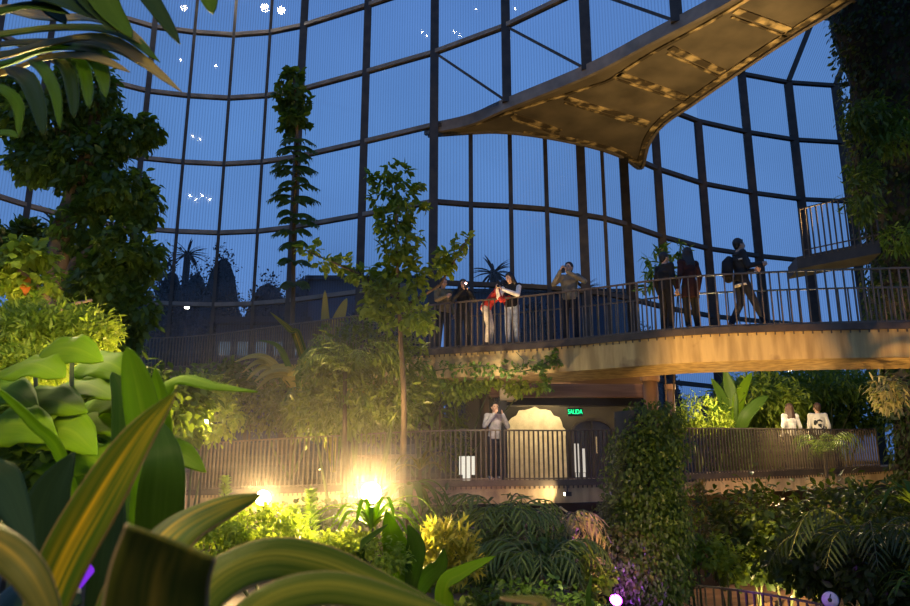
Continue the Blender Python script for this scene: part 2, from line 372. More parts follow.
for (x, y), q in zip(p3, lean):
    mb = MB(); mb.bar((x, y, 18.9), q, 0.36, 0.24); trim(mb, M['steel'])
    q2 = (q[0] + 2.6, q[1] - 1.6, 25.3)
    mb = MB(); mb.bar(q, q2, 0.36, 0.24); trim(mb, M['steel'])
mb = MB()
for a, b in zip(lean[:-1], lean[1:]): mb.bar(a, b, 0.2, 0.2)
trim(mb, M['steel'])
for i in range(len(p3) - 1):
    pane((*p3[i], 18.9), (*p3[i + 1], 18.9), lean[i + 1], lean[i])
    s = lambda q: (q[0] + 2.6, q[1] - 1.6, 25.3)
    pane(lean[i], lean[i + 1], s(lean[i + 1]), s(lean[i]))

# ---------------------------------------------------------------- the overhead gallery: a flat sickle of deck with a panelled soffit
def prism(front, back, z0f, z1f, name, mat):
    """closed slab between two polylines of equal length; z0f/z1f give bottom and top at index"""
    mb = MB(); n = len(front)
    for i in range(n):
        for (x, y) in (front[i], back[i]):
            mb.v.append((x, y, z0f(i))); mb.v.append((x, y, z1f(i)))
    for i in range(n - 1):
        a = i * 4; b = a + 4
        mb.f += [(a, b, b + 1, a + 1), (a + 2, a + 3, b + 3, b + 2), (a, a + 2, b + 2, b), (a + 1, b + 1, b + 3, a + 3)]
    mb.f += [(0, 1, 3, 2), (4 * n - 4, 4 * n - 2, 4 * n - 1, 4 * n - 3)]
    return mb.build(name, mat)
zs_ = 12.9
def g2(px, py): 
    Y = zs_ / math.tan(TH + math.atan((303 - py) / F)); return (XY(px, Y, zs_), Y)
edgeL = smoothpath([g2(425, 129), g2(470, 119), g2(507, 103), g2(587, 70), g2(650, 37), g2(720, 0), g2(800, -50), g2(880, -110)], 40)
edgeR = smoothpath([g2(428, 131), g2(497, 127), g2(545, 132), g2(583, 140), g2(612, 148), g2(632, 158), g2(641, 164), g2(646, 152), g2(655, 128), g2(690, 100), g2(760, 51), g2(840, 0), g2(930, -60), g2(1040, -130)], 60)
# pair the two outlines so the cross seams run across the band
def resample(pl, n, a=0.0, b=1.0):
    pl = np.array(pl); s = np.r_[0, np.cumsum(np.linalg.norm(np.diff(pl, axis=0), axis=1))]; s /= s[-1]
    t = np.linspace(a, b, n); return np.c_[np.interp(t, s, pl[:, 0]), np.interp(t, s, pl[:, 1])]
edgeL = resample(edgeL, 60); edgeR2 = np.array(smoothpath([g2(428, 131), g2(470, 128), g2(497, 127), g2(530, 130), g2(560, 135), g2(583, 140), g2(605, 146), g2(625, 154), g2(641, 164), g2(648, 140), g2(662, 120), g2(690, 100), g2(724, 76), g2(760, 51), g2(798, 26), g2(840, 0), g2(930, -60), g2(1040, -130)], 60))
galt = thing('gallery_deck', (float(edgeL[30][0]), float(edgeL[30][1]), 12.7), 'high curved gallery deck with peeling bronze soffit panels crossing the top of the hall', 'gallery')
galt['kind'] = 'structure'
def galpart(o): o.parent = galt; o.location = -galt.location; return o
g = prism([tuple(p) for p in edgeL], [tuple(p) for p in edgeR2], lambda i: 12.72, lambda i: 13.05, 'soffit', M['soffit']); galpart(g)
mb = MB()
for a, b in zip(edgeL[:-1], edgeL[1:]): mb.bar((*a, 12.86), (*b, 12.86), 0.14, 0.42)
galpart(mb.build('fascia', M['ring']))
mb = MB()
for a, b in zip(edgeR2[:-1], edgeR2[1:]): mb.bar((*a, 12.82), (*b, 12.82), 0.12, 0.34)
galpart(mb.build('fascia', M['ring']))
def seam(pts, w):
    mb = MB()
    for a, b in zip(pts[:-1], pts[1:]): mb.bar((*a, 12.70), (*b, 12.70), w, 0.05)
    galpart(mb.build('seam_strip', M['seam']))
inL = [lerp(a, b, 0.10) for a, b in zip(edgeL, edgeR2)]; inR = [lerp(a, b, 0.91) for a, b in zip(edgeL, edgeR2)]
seam(inL[4:], 0.12); seam(inR[10:], 0.22)
for q0, q1 in (((512, 110), (560, 126)), ((566, 93), (648, 118)), ((617, 68), (686, 92)), ((670, 42), (722, 66)), ((735, 4), (790, 24)), ((800, -38), (860, -12))):
    a = np.array(g2(*q0)); b = np.array(g2(*q1)); off = np.array([.0, .2])
    seam([a, lerp(a, b, .5), b], 0.24); seam([a + off * 1.5, b + off * 1.5], 0.08)

# ---------------------------------------------------------------- walkways
def offset(path, w):
    p = np.array(path); out = []
    for i in range(len(p)):
        d = p[min(i + 1, len(p) - 1)][:2] - p[max(i - 1, 0)][:2]; d /= np.linalg.norm(d)
        n = np.array([-d[1], d[0]]); n = n if n[1] > 0 else -n
        out.append((p[i][0] + n[0] * w, p[i][1] + n[1] * w))
    return out
def gp(px, Y, z): return (XY(px, Y, z), Y, z)
U = [gp(1010, 13.9, 2.9), gp(900, 14.0, 2.9), gp(770, 14.3, 2.9), gp(680, 14.7, 2.9), gp(600, 15.5, 2.9), gp(520, 16.3, 2.9), gp(430, 17.3, 2.95), gp(345, 19.3, 3.1), gp(300, 21.2, 3.35), gp(250, 23.4, 3.6), gp(200, 25.4, 3.8), gp(140, 26.4, 3.9), gp(60, 26.0, 4.0)]
Lw = [gp(920, 22.2, 0.5), gp(865, 21.2, 0.37), gp(800, 19.8, 0.28), gp(700, 18.0, 0.17), gp(630, 17.2, 0.08), gp(560, 16.7, 0.03), gp(440, 16.3, 0.0), gp(300, 16.7, -0.12), gp(205, 17.6, -0.18), gp(120, 18.8, -0.2), gp(20, 20.2, -0.2), gp(-90, 21, -0.2)]
def walkway(ctrl, n, width, thick, label, mat, floormat):
    path = [tuple(float(c) for c in q) for q in smoothpath(ctrl, n)]
    fr = [(q[0], q[1]) for q in path]; bk = offset(path, width)
    mid = path[n // 2]
    t = thing('walkway_slab', (mid[0], mid[1], mid[2] - thick), label, 'walkway'); t['kind'] = 'structure'
    a = prism(fr, bk, lambda i: path[i][2] - thick, lambda i: path[i][2] - 0.05, 'slab', mat); a.parent = t; a.location = -t.location
    a = prism(offset(path, 0.02), offset(path, width - .02), lambda i: path[i][2] - 0.049, lambda i: path[i][2] + .06, 'deck', floormat); a.parent = t; a.location = -t.location
    mb = MB()
    for p, q in zip(path[:-1], path[1:]): mb.bar((p[0], p[1] - 0.02, p[2] - 0.0), (q[0], q[1] - 0.02, q[2] - 0.0), 0.05, 0.13)
    a = mb.build('kerb_plate', M['rail_dark']); a.parent = t; a.location = -t.location
    return path
upath = walkway(U, 90, 1.55, 0.60, 'upper curved concrete walkway where visitors stand', M['concrete'], M['concrete2'])
lpath = walkway(Lw, 90, 2.0, 0.42, 'lower curved concrete walkway beneath the upper one', M['concrete2'], M['concrete2'])
# baluster mesh shared by every rail
def flatbar(h, w, name):
    mb = MB(); mb.box((0, 0, h / 2), (w, 0.04, h)); 
    me = bpy.data.meshes.new(name); me.from_pydata(mb.v, [], mb.f); me.update(); return me
def railing(path, s0, s1, spacing, h, label, mat, group, w=0.022, midrail=None, drop=0.12):
    pts = np.array(path); s = np.r_[0, np.cumsum(np.linalg.norm(np.diff(pts, axis=0), axis=1))]
    f = lambda d: tuple(float(np.interp(d, s, pts[:, k])) for k in range(3))
    st = f((s0 + s1) / 2); t = thing('railing', st, label, 'railing', group)
    n = max(2, int(abs(s1 - s0) / 0.35)); cp = [f(lerp(s0, s1, i / n)) for i in range(n + 1)]
    mb = MB()
    for a, b in zip(cp[:-1], cp[1:]): mb.bar((a[0], a[1], a[2] + h), (b[0], b[1], b[2] + h), 0.05, 0.03)
    mb.build('top_rail', mat, t)
    mb = MB()
    for a, b in zip(cp[:-1], cp[1:]): mb.bar((a[0], a[1], a[2] + 0.09), (b[0], b[1], b[2] + 0.09), 0.02, 0.03)
    mb.build('bottom_rail', mat, t)
    if midrail:
        mb = MB()
        for a, b in zip(cp[:-1], cp[1:]): mb.bar((a[0], a[1] + .05, a[2] + midrail), (b[0], b[1] + .05, b[2] + midrail), 0.03, 0.03)
        mb.build('handrail', mat, t)
    m = flatbar(h + drop, w, 'baluster'); m.materials.append(mat)
    k = int(abs(s1 - s0) / spacing)
    base = None
    for i in range(min(k, 99) + 1):
        p = f(lerp(s0, s1, i / k)); q = f(min(s[-1], lerp(s0, s1, i / k) + 0.05))
        if base is None: o = bpy.data.objects.new('baluster', m); base = o
        else: o = base.copy()
        C.objects.link(o); o.parent = t; o.location = Vector(p) - t.location - Vector((0, 0, drop)); o.rotation_euler.z = math.atan2(q[1] - p[1], q[0] - p[0])
    return t
def arc_at(path, px):
    """distance along path where it projects to px"""
    pts = np.array(path); s = np.r_[0, np.cumsum(np.linalg.norm(np.diff(pts, axis=0), axis=1))]
    pr = 455 + F * pts[:, 0] / (pts[:, 1] * cT + pts[:, 2] * sT)
    o = np.argsort(pr); return float(np.interp(px, pr[o], s[o]))
A = lambda p, px: arc_at(p, px)
railing(upath, A(upath, 925), A(upath, 640), 0.165, 1.12, 'tall railing on the front edge of the upper walkway, right length beside the walking man', M['rail'], 'upper walkway railings', 0.024, 0.0)
railing(upath, A(upath, 639), A(upath, 425), 0.135, 1.12, 'railing on the front edge of the upper walkway before the people taking pictures', M['rail'], 'upper walkway railings', 0.022)
railing(upath, A(upath, 424), A(upath, 300), 0.13, 1.12, 'brightly lit railing end above the yellow fronds where the ramp turns back', M['rail'], 'upper walkway railings', 0.026)
railing(upath, A(upath, 299), A(upath, 140), 0.14, 1.12, 'dim far railing curving along the glass at the left of the ramp', M['rail'], 'upper walkway railings', 0.028)
ub = [(b[0], b[1], p[2]) for b, p in zip(offset(upath, 1.5), upath)]
railing(ub, A(ub, 925), A(ub, 600), 0.2, 1.12, 'back railing of the upper walkway against the blue glass, right of the two dark figures', M['rail'], 'upper walkway back railings', 0.02, 0.0)
railing(ub, A(ub, 599), A(ub, 430), 0.17, 1.12, 'back railing of the upper walkway behind the photographing visitors', M['rail'], 'upper walkway back railings', 0.02)
railing(lpath, A(lpath, 880), A(lpath, 640), 0.105, 1.1, 'lower walkway railing in front of the couple seen from behind', M['rail'], 'lower walkway railings', 0.03)
railing(lpath, A(lpath, 639), A(lpath, 505), 0.105, 1.1, 'lower walkway railing in front of the lit doorway', M['rail_dark'], 'lower walkway railings', 0.028)
railing(lpath, A(lpath, 501), A(lpath, 190), 0.105, 1.1, 'long lower walkway railing behind the two bright floodlights', M['rail'], 'lower walkway railings', 0.024)
q = G(503, 0.55, 16.62); mb = MB(); mb.box((q.x, q.y, 0.56), (0.11, 0.09, 1.14)); tag(mb.build('railing_post', M['black']), 'black square post where two lower railings meet beside the woman', 'post')
# short upper ramp with its railing beside the vine pillar
ra, rb = P(797, 262, 18.8), P(880, 245, 17.4)
rp = [tuple(ra), tuple(lerp(ra, rb, .5)), tuple(rb)]; rp = [(a[0], a[1], 5.75) for a in rp]
o = prism([(a[0], a[1]) for a in rp], [(a[0] + .2, a[1] + 1.0) for a in rp], lambda i: 5.38, lambda i: 5.7, 'walkway_slab', M['steel']); tag(o, 'short stub of a third walkway level beside the vine pillar', 'walkway', kind='structure')
railing(rp, 0.2, 2.1, 0.13, 1.2, 'short dark railing high beside the vine covered pillar', M['rail_dark'], None, 0.03)

# round columns under the upper walkway
for px, Y, r, lab in ((652, 16.9, 0.16, 'thick round brown column under the upper walkway above the vine mound'), (672, 18.4, 0.10, 'thin round brown column just right of the thick one')):
    x = XY(px, Y, 1.5); zt = 2.35; zb = 0.1
    t = thing('column', (x, Y, zb), lab, 'column')
    mb = MB(); mb.tube([(x, Y, GROUND + .3), (x, Y, zt)], r, 20); mb.build('shaft', M['column'], t, True)
    mb = MB(); mb.tube([(x, Y, zt - .12), (x, Y, zt)], r * 1.35, 20); mb.build('capital', M['column'], t)
    t['kind'] = 'thing'

# ---------------------------------------------------------------- doorway recess behind the lower walkway
YD = 21.0
xl, xr = XY(478, 19.2, 2.3), XY(648, 19.2, 2.3)
mb = MB(); mb.box(((xl + xr) / 2, 20.0, 0.0), (xr - xl + 1.5, 4.4, 0.1)); structure(mb.build('floor_lobby', M['concrete2']))
mb = MB(); mb.box(((xl + xr) / 2, 19.2, ZY(391, 19.2)), (xr - xl, 0.3, 0.32)); structure(tag(mb.build('beam', M['wood'])))
mb = MB(); mb.box(((xl + xr) / 2 + .2, 19.9, ZY(401, 19.9)), (xr - xl - .5, 0.3, 0.26)); structure(mb.build('beam_dark', M['black']))
mb = MB(); mb.box(((xl + xr) / 2, 20.4, 2.66), (xr - xl + .4, 2.6, 0.08)); structure(mb.build('ceiling_lobby', M['wood']))
mb = MB(); q = XY(508, 18.9, 2); mb.box((q, 18.9, ZY(390, 18.9)), (0.42, 0.42, 0.55)); structure(mb.build('beam_end', M['plaster']))
mb = MB(); mb.box((XY(503, 18.9, 1), 18.9, 1.05), (0.20, 0.20, 2.1)); structure(mb.build('pillar_dark', M['black']))
# wall with a cream plaster niche and a dark arched glass door
x0, x1 = XY(505, YD, 1.2), XY(566, YD, 1.2)
mb = MB(); mb.box(((xl + xr) / 2, YD + .3, 1.2), (xr - xl + .6, 0.12, 2.9)); structure(mb.build('wall_lobby', M['rock']))
mb = MB(); n = 18
prof = [(0.0, 0.0)]
for i in range(n + 1):
    a = PI - PI * i / n; rr = 1 + 0.05 * math.sin(i * 2.3)
    prof.append((0.5 + 0.5 * math.cos(a) * rr, 0.62 + 0.38 * math.sin(a) * rr))
prof.append((1.0, 0.0))
H = ZY(408, YD)
ring = [(lerp(x0, x1, u), YD - .05, v * H) for u, v in prof]; k = len(ring)
mb.v = ring + [(x, YD + .2, z) for x, y, z in ring]
mb.f = [tuple(range(k)), tuple(reversed(range(k, 2 * k)))] + [(i, i + k, (i + 1) % k + k, (i + 1) % k) for i in range(k)]
tag(mb.build('plaster_relief', M['plaster']), 'lit rough cream plaster wall panel with rounded top behind the railing', 'wall panel')
dx0, dx1 = XY(572, YD, 1.2), XY(612, YD, 1.2)
t = thing('arched_door', ((dx0 + dx1) / 2, YD, 0), 'dark glass double door under an arch beneath the green sign', 'door')
mb = MB(); cx = (dx0 + dx1) / 2; hw = (dx1 - dx0) / 2; zA = ZY(432, YD)
arc = [(cx - hw, YD - .1, 0)] + [(cx + hw * math.cos(PI - PI * i / 14), YD - .1, zA + hw * .62 * math.sin(PI * i / 14)) for i in range(15)] + [(cx + hw, YD - .1, 0)]
for a, b in zip(arc[:-1], arc[1:]): mb.bar(a, b, .07, .09, (0, 1, 0))
mb.bar((cx, YD - .1, 0), (cx, YD - .1, zA + hw * .62), .05, .06)
mb.build('door_frame', M['steel'], t)
mb = MB(); mb.v = [(x, YD - .08, z) for x, y, z in arc] + [(x, YD - .05, z) for x, y, z in arc]; k = len(arc)
mb.f = [tuple(range(k)), tuple(reversed(range(k, 2 * k)))] + [(i, i + k, (i + 1) % k + k, (i + 1) % k) for i in range(k)]
mb.build('door_glass', M['doorglass'], t)
mb = MB(); [mb.tube([(cx + s * .09, YD - .15, .8), (cx + s * .09, YD - .15, 1.25)], .018, 8) for s in (-1, 1)]; mb.build('pull_handle', M['pipe'], t)
# lit white panels standing behind the door line
for px, w, h, lab in ((577, .12, .75, 'narrow white lit board by the dark door, nearer the green sign'), (583.5, .1, .62, 'narrower white lit board just right of the taller one')):
    x = XY(px, 20.6, .6); mb = MB(); mb.box((x, 20.6, .05 + h / 2 + .25), (w, .04, h)); mb.box((x, 20.6, .17), (w * .6, .12, .24))
    tag(mb.build('display_board', emit_mat('lit_board', (1, .9, .75), .35)), lab, 'display board')
# exit sign
q = P(575, 412, 19.7)
t = thing('exit_sign', q, 'green lit SALIDA exit sign hanging under the dark beam', 'sign')
mb = MB(); mb.box(q, (0.40, 0.05, 0.21)); mb.build('sign_box', plain('sign_box', (0.004, 0.03, 0.015), .4), t)
mb = MB(); mb.bar(q + Vector((-.14, 0, .1)), q + Vector((-.14, 0, .24)), .015, .015); mb.bar(q + Vector((.14, 0, .1)), q + Vector((.14, 0, .24)), .015, .015); mb.build('bracket', M['black'], t)
cu = bpy.data.curves.new('sign_text', 'FONT'); cu.body = 'SALIDA'; cu.size = 0.135; cu.align_x = 'CENTER'; cu.align_y = 'CENTER'; cu.extrude = 0.002
cu.materials.append(emit_mat('green_letters', (0.01, 1.0, 0.28), 1.6))
o = bpy.data.objects.new('sign_text', cu); C.objects.link(o); me = bpy.data.meshes.new_from_object(o); bpy.data.objects.remove(o); o = bpy.data.objects.new('sign_text', me); C.objects.link(o); o.parent = t; o.rotation_euler = (PI / 2, 0, 0); o.location = (0, -0.028, 0); o.scale = (.85, 1.25, 1)
# white lit box seen between balusters, left of the woman
q = P(467, 471, 18.1); mb = MB(); mb.box((q.x, q.y, 0.42), (0.36, 0.2, 0.42)); mb.box((q.x, q.y, 0.14), (0.2, 0.14, 0.2))
tag(mb.build('light_box', emit_mat('light_box_white', (1, 0.93, 0.75), .5)), 'glowing white box standing on the lower walkway left of the woman', 'light box')
q = P(485, 455, 18.6); mb = MB(); mb.tube([(q.x, q.y, 0), (q.x + .03, q.y, .9), (q.x - .02, q.y, 2.3)], [.17, .13, .11], 12)
tag(mb.build('bare_trunk', M['bark'], smooth=True), 'bare reddish tree trunk behind the railing, between light box and woman', 'tree trunk')

# rock face and planting wall under and behind the lower walkway
def rockwall(name, pts, y0, y1, z0, z1, lab, mat):
    mb = MB(); nx = 40; nz = 14
    for j in range(nz + 1):
        for i in range(nx + 1):
            t = i / nx; x = lerp(pts[0], pts[1], t); z = lerp(z0, z1, j / nz)
            mb.v.append((x, lerp(y0, y1, t) + 0.25 * math.sin(x * 2.1 + z * 1.7) * math.cos(z * 2.3 - x), z))
    for j in range(nz):
        for i in range(nx):
            a = j * (nx + 1) + i; mb.f.append((a, a + 1, a + nx + 2, a + nx + 1))
    structure(mb.build(name, mat, smooth=True))
rockwall('wall_bank', (XY(-60, 20, -1), XY(640, 19, -1)), 19.5, 19.0, GROUND, -0.45, '', M['rock'])
# earth path on the right, below the lower walkway, with its low railing
mb = MB(); pp = [(XY(690, 15, -2.6), 15.2), (XY(790, 17, -2.6), 17.2), (XY(900, 20, -2.6), 19.5)]
n = 12; f_ = [tuple(q) for q in smoothpath(pp, n)]
o = prism(f_, [(a + .4, b + 3.0) for a, b in f_], lambda i: -3.0, lambda i: -2.40, 'path_earth', M['path']); structure(o)
lp = [tuple(P(672, 590, 13.2)), tuple(P(720, 590, 12.9)), tuple(P(765, 596, 12.4)), tuple(P(830, 612, 11.8))]
lp = [(a[0], a[1], ZY(b, a[1]) - 0.95) for a, b in zip(lp, (583, 588, 594, 606))]
lp = [tuple(map(float, q)) for q in smoothpath(lp, 14)]
railing(lp, 0, 3.0, 0.13, 0.95, 'low dark railing along the earth path at the foot of the hall', M['rail_dark'], None, 0.025, 0.0)
# ================================================================ plants
def blob(px, py, Y, w, h, dep=None):
    """ellipsoid seen at (px,py), w and h pixels wide and high, at depth Y"""
    c = P(px, py, Y); s = (Y * cT + c.z * sT) / F
    rx, rz = w / 2 * s, h / 2 * s
    return (tuple(c), (rx, dep if dep else min(rx, 1.6) * 0.8, rz))
def plant(name, label, cat, blobs, n, size, kind, mat, group=None, droop=.5, stemr=0.03, stemmat='stem', clump=.28, base=None, per=14, stems=3, outw=.8, extra=None):
    c0 = blobs[0][0]; cx = np.mean([b[0][0] for b in blobs]); cy = np.mean([b[0][1] for b in blobs])
    bx, by = (base[0], base[1]) if base else (cx, cy)
    bz = base[2] if base and len(base) > 2 else hgt(bx, by)
    t = thing(name, (bx, by, bz), label, cat, group)
    mb = MB()
    for i, b in enumerate(blobs[:6] if len(blobs) > 1 else blobs * stems):
        tgt = Vector(b[0]) + Vector(rng.normal(size=3)) * (0.3 * b[1][0] if len(blobs) == 1 else 0.05)
        s = Vector((bx, by, bz - .03)) + Vector((rng.uniform(-.06, .06), rng.uniform(-.06, .06), 0))
        mid = s.lerp(tgt, .5) + Vector(rng.normal(size=3)) * .08
        mb.tube([tuple(q) for q in smoothpath([s, mid, tgt], 7)], np.linspace(stemr, stemr * .4, 7), 7)
    mb.build('stem', M[stemmat], t, True)
    lv = Leaves(); foliage(lv, blobs, n, size, kind, droop, clump, per, outw); lv.build('foliage', M[mat], t)
    if extra:
        nm, mt, cnt_, sz, kd = extra; lv = Leaves(); foliage(lv, blobs, cnt_, sz, kd, droop, clump, 6, 1.0); lv.build(nm, M[mt], t)
    return t
def blade(ctrl, width, mat, name='leaf', parent=None, hint=(0, -1, 0.2), fold=0.12, nu=28, nv=9, shape='lens', wave=0.0, thick=0.004, label=None):
    """one broad leaf: ctrl = spine points, width = full width at the broadest"""
    sp = smoothpath(ctrl, nu); hint = Vector(hint); vs = []; uvs = []
    for i, p in enumerate(sp):
        u = i / (nu - 1); p = Vector(p)
        d = (Vector(sp[min(i + 1, nu - 1)]) - Vector(sp[max(i - 1, 0)])).normalized()
        side = d.cross(hint).normalized(); nrm = side.cross(d).normalized()
        if shape == 'lens': w = math.sin(PI * min(1, (u * .97 + .03)) ** .8) ** .75
        elif shape == 'strap': w = min(1, u * 5 + .3) * (1 - u ** 3) ** .6
        elif shape == 'paddle': w = math.sin(PI * min(1, max(0.0, u * .86 + .14)) ** 1.25) ** .6
        elif shape == 'heart': w = (math.sin(PI * (u * .9 + .1) ** .62)) ** .8
        elif shape == 'cut': w = 0.85 + .15 * (1 - u)
        w = max(w, 0.015) * width / 2
        for j in range(nv):
            v = j / (nv - 1); a = (v - .5) * 2
            vs.append(p + side * (a * w) + nrm * (abs(a) ** 1.5 * w * fold + wave * w * math.sin(u * 17 + (2 if a > 0 else 0)) * abs(a) ** 2)); uvs.append((u, v))
    fs = [(i * nv + j, i * nv + j + 1, (i + 1) * nv + j + 1, (i + 1) * nv + j) for i in range(nu - 1) for j in range(nv - 1)]
    me = bpy.data.meshes.new(name); me.from_pydata([tuple(v) for v in vs], [], fs)
    uv = me.uv_layers.new(name='UVMap')
    for l in me.loops: uv.data[l.index].uv = uvs[l.vertex_index]
    me.polygons.foreach_set('use_smooth', [True] * len(me.polygons)); me.update()
    o = link(name, me, M[mat], parent)
    so = o.modifiers.new('thickness', 'SOLIDIFY'); so.thickness = thick; so.offset = 0
    if label: o['label'] = label
    return o
def leafplant(name, label, cat, base, leaves, group=None):
    """leaves: (ctrl px list, width, material, kwargs)"""
    t = thing(name, base, label, cat, group)
    for ctrl, w, mat, kw in leaves: blade(ctrl, w, mat, parent=t, **kw)
    return t
def frond(parent, ctrl, n, L, mat, kind='long', name='frond', r=.012, hang=.5, spread=.75, up=(0, 0, 1)):
    """pinnate frond: curved rachis with paired leaflets"""
    sp = [Vector(q) for q in smoothpath(ctrl, n)]
    lv = Leaves(); pos = []; dd = []; uu = []; sz = []
    for i in range(1, n):
        u = i / (n - 1); d = (sp[i] - sp[i - 1]).normalized(); side = d.cross(Vector(up))
        if side.length < .05: side = Vector((1, 0, 0))
        side.normalize(); nrm = side.cross(d).normalized()
        ll = L * (math.sin(PI * (u * .82 + .15)) ** .6)
        for s in (-1, 1):
            v = d * spread + side * s + Vector((0, 0, -hang)) * rng.uniform(.5, 1.2) + Vector(rng.normal(size=3)) * .07
            pos.append(sp[i]); dd.append(v); uu.append(nrm + side * s * .2); sz.append(ll * rng.uniform(.85, 1.1))
    lv.scatter(kind, np.array(pos), np.array(dd), np.array(uu), np.array(sz))
    o = lv.build(name, M[mat], parent)
    mb = MB(); mb.tube(sp, np.linspace(r, r * .3, n), 6); mb.build('rachis', M['stem'], o, True)
    return o
def palm(name, label, cat, base, top, nf, FL, L, mat, n=16, hang=.6, arch=.7, up0=.9, kind='long', group=None, az=(0, 2 * PI), r=.015, stemr=.05):
    base = Vector(base); top = Vector(top); t = thing(name, base, label, cat, group)
    if (top - base).length > .1:
        mb = MB(); mb.tube([base - Vector((0, 0, .05)), base.lerp(top, .5) + Vector((.03, 0, 0)), top], [stemr * 1.2, stemr, stemr * .8], 9); mb.build('stem', M['bark'], t, True)
    for k in range(nf):
        a = lerp(az[0], az[1], (k + rng.uniform(-.3, .3)) / nf); e = up0 * rng.uniform(.6, 1.25); f = FL * rng.uniform(.75, 1.15)
        h = Vector((math.cos(a), math.sin(a), 0))
        c = [top, top + h * f * .35 + Vector((0, 0, f * .4 * e)), top + h * f * .72 + Vector((0, 0, f * (.5 * e - .12 * arch))), top + h * f * .98 + Vector((0, 0, f * (.42 * e - .5 * arch)))]
        frond(t, c, n, L, mat, kind, hang=hang, r=r)
    return t
def rosette(name, label, cat, base, n, L, w, mat, arch=.6, group=None, lean=0, stem=0.0, up0=1.0, shape='strap', head=None):
    base = Vector(base); t = thing(name, base, label, cat, group); top = Vector(head) if head is not None else base + Vector((0, 0, stem))
    if (top - base).length > .05:
        mb = MB(); mb.tube([base - Vector((0, 0, .03)), top], [.03, .022], 7); mb.build('stem', M['bark'], t, True)
    for k in range(n):
        a = 2 * PI * (k * .381966) ; e = up0 * (1.15 - .85 * k / n * 0 - (k % 5) * .18); l = L * rng.uniform(.75, 1.1)
        h = Vector((math.cos(a), math.sin(a), 0))
        c = [top, top + h * l * .3 + Vector((0, 0, l * .35 * e)), top + h * l * .65 + Vector((0, 0, l * (.5 * e - .15 * arch))), top + h * l * .95 + Vector((0, 0, l * (.45 * e - .5 * arch)))]
        blade(c, w, mat, parent=t, hint=(h * .3 + Vector((0, 0, 1))), shape=shape, nu=12, nv=5, fold=.3, thick=.003)
    return t

# ---------------------------------------------------------------- foreground: the plant with striped strap leaves
# its clump grows on the raised bed just below the picture
fb = Vector((-0.42, 1.05, hgt(-0.42, 1.05)))
leafplant('striped_leaf_plant', 'large plant with arching green leaves striped yellow, closest to the viewer', 'plant', fb, [
 ([P(28, 690, 1.12), P(55, 585, 1.15), P(100, 500, 1.18), P(140, 436, 1.22), P(176, 392, 1.26)], .072, 'bl_stripe', dict(hint=(0.25, -1, .25), fold=.3, shape='lens', label='tall leaf with a broad yellow centre stripe')),
 ([P(95, 660, 1.05), P(140, 568, 1.15), P(180, 524, 1.3), P(222, 503, 1.45), P(262, 494, 1.6)], .105, 'bl_stripe', dict(hint=(-.1, -1, .25), fold=-.25, shape='lens')),
 ([P(160, 680, 1.0), P(205, 588, 1.1), P(262, 556, 1.2), P(318, 561, 1.25), P(380, 585, 1.25), P(450, 612, 1.2)], .082, 'bl_stripe2', dict(hint=(.0, -.8, .6), fold=-.3, shape='lens')),
 ([P(140, 720, .86), P(152, 640, .84), P(160, 580, .82), P(172, 540, .80)], .115, 'bl_brown', dict(hint=(.1, -1, .05), fold=.05, shape='cut', label='leaf bent over so that its brown cut edge shows')),
 ([P(196, 700, .9), P(250, 612, .92), P(320, 585, .95), P(400, 600, .95), P(480, 625, .95)], .05, 'bl_stripe2', dict(hint=(0, -.7, .7), fold=-.3, shape='lens')),
 ([P(-50, 530, .9), P(-12, 540, .88), P(28, 572, .86), P(62, 640, .84)], .045, 'bl_brown', dict(hint=(.3, -.8, .5), fold=-.3, shape='strap', label='narrow brown curling leaf')),
 ([P(480, 640, 1.0), P(545, 606, 1.02), P(500, 598, 1.05)], .02, 'bl_brown', dict(hint=(0, -.5, 1), shape='strap')),
])
gb = Vector((-1.05, 2.3, hgt(-1.05, 2.3)))
leafplant('ginger_plant', 'tall plant of upright lime green leaves glowing behind the striped leaf', 'plant', gb, [
 ([P(150, 640, 2.2), P(150, 470, 2.15), P(140, 395, 2.15), P(127, 347, 2.15)], .098, 'bl_lime', dict(hint=(0.05, -1, .1), fold=.25, shape='paddle')),
 ([P(160, 640, 2.3), P(166, 480, 2.3), P(163, 410, 2.3), P(155, 368, 2.3)], .07, 'bl_lime', dict(hint=(-.4, -1, .1), fold=.3, shape='paddle')),
 ([P(150, 640, 2.1), P(160, 520, 1.95), P(164, 462, 1.9), P(158, 418, 1.95)], .115, 'bl_green', dict(hint=(.2, -1, .2), fold=.2, shape='lens')),
 ([P(152, 402, 2.5), P(178, 378, 2.5), P(215, 385, 2.45), P(258, 392, 2.4)], .075, 'bl_lime', dict(hint=(.1, -.6, .9), fold=-.25, shape='heart')),
 ([P(150, 640, 2.4), P(158, 480, 2.45), P(178, 455, 2.4), P(206, 472, 2.3)], .15, 'bl_lime', dict(hint=(.2, -1, .4), fold=.1, shape='heart', wave=.05)),
 ([P(120, 640, 2.4), P(122, 480, 2.5), P(122, 400, 2.5), P(112, 372, 2.5)], .07, 'bl_green', dict(hint=(.6, -1, .1), fold=.3, shape='paddle')),
])
db = Vector((-.95, 1.7, hgt(-.95, 1.7)))
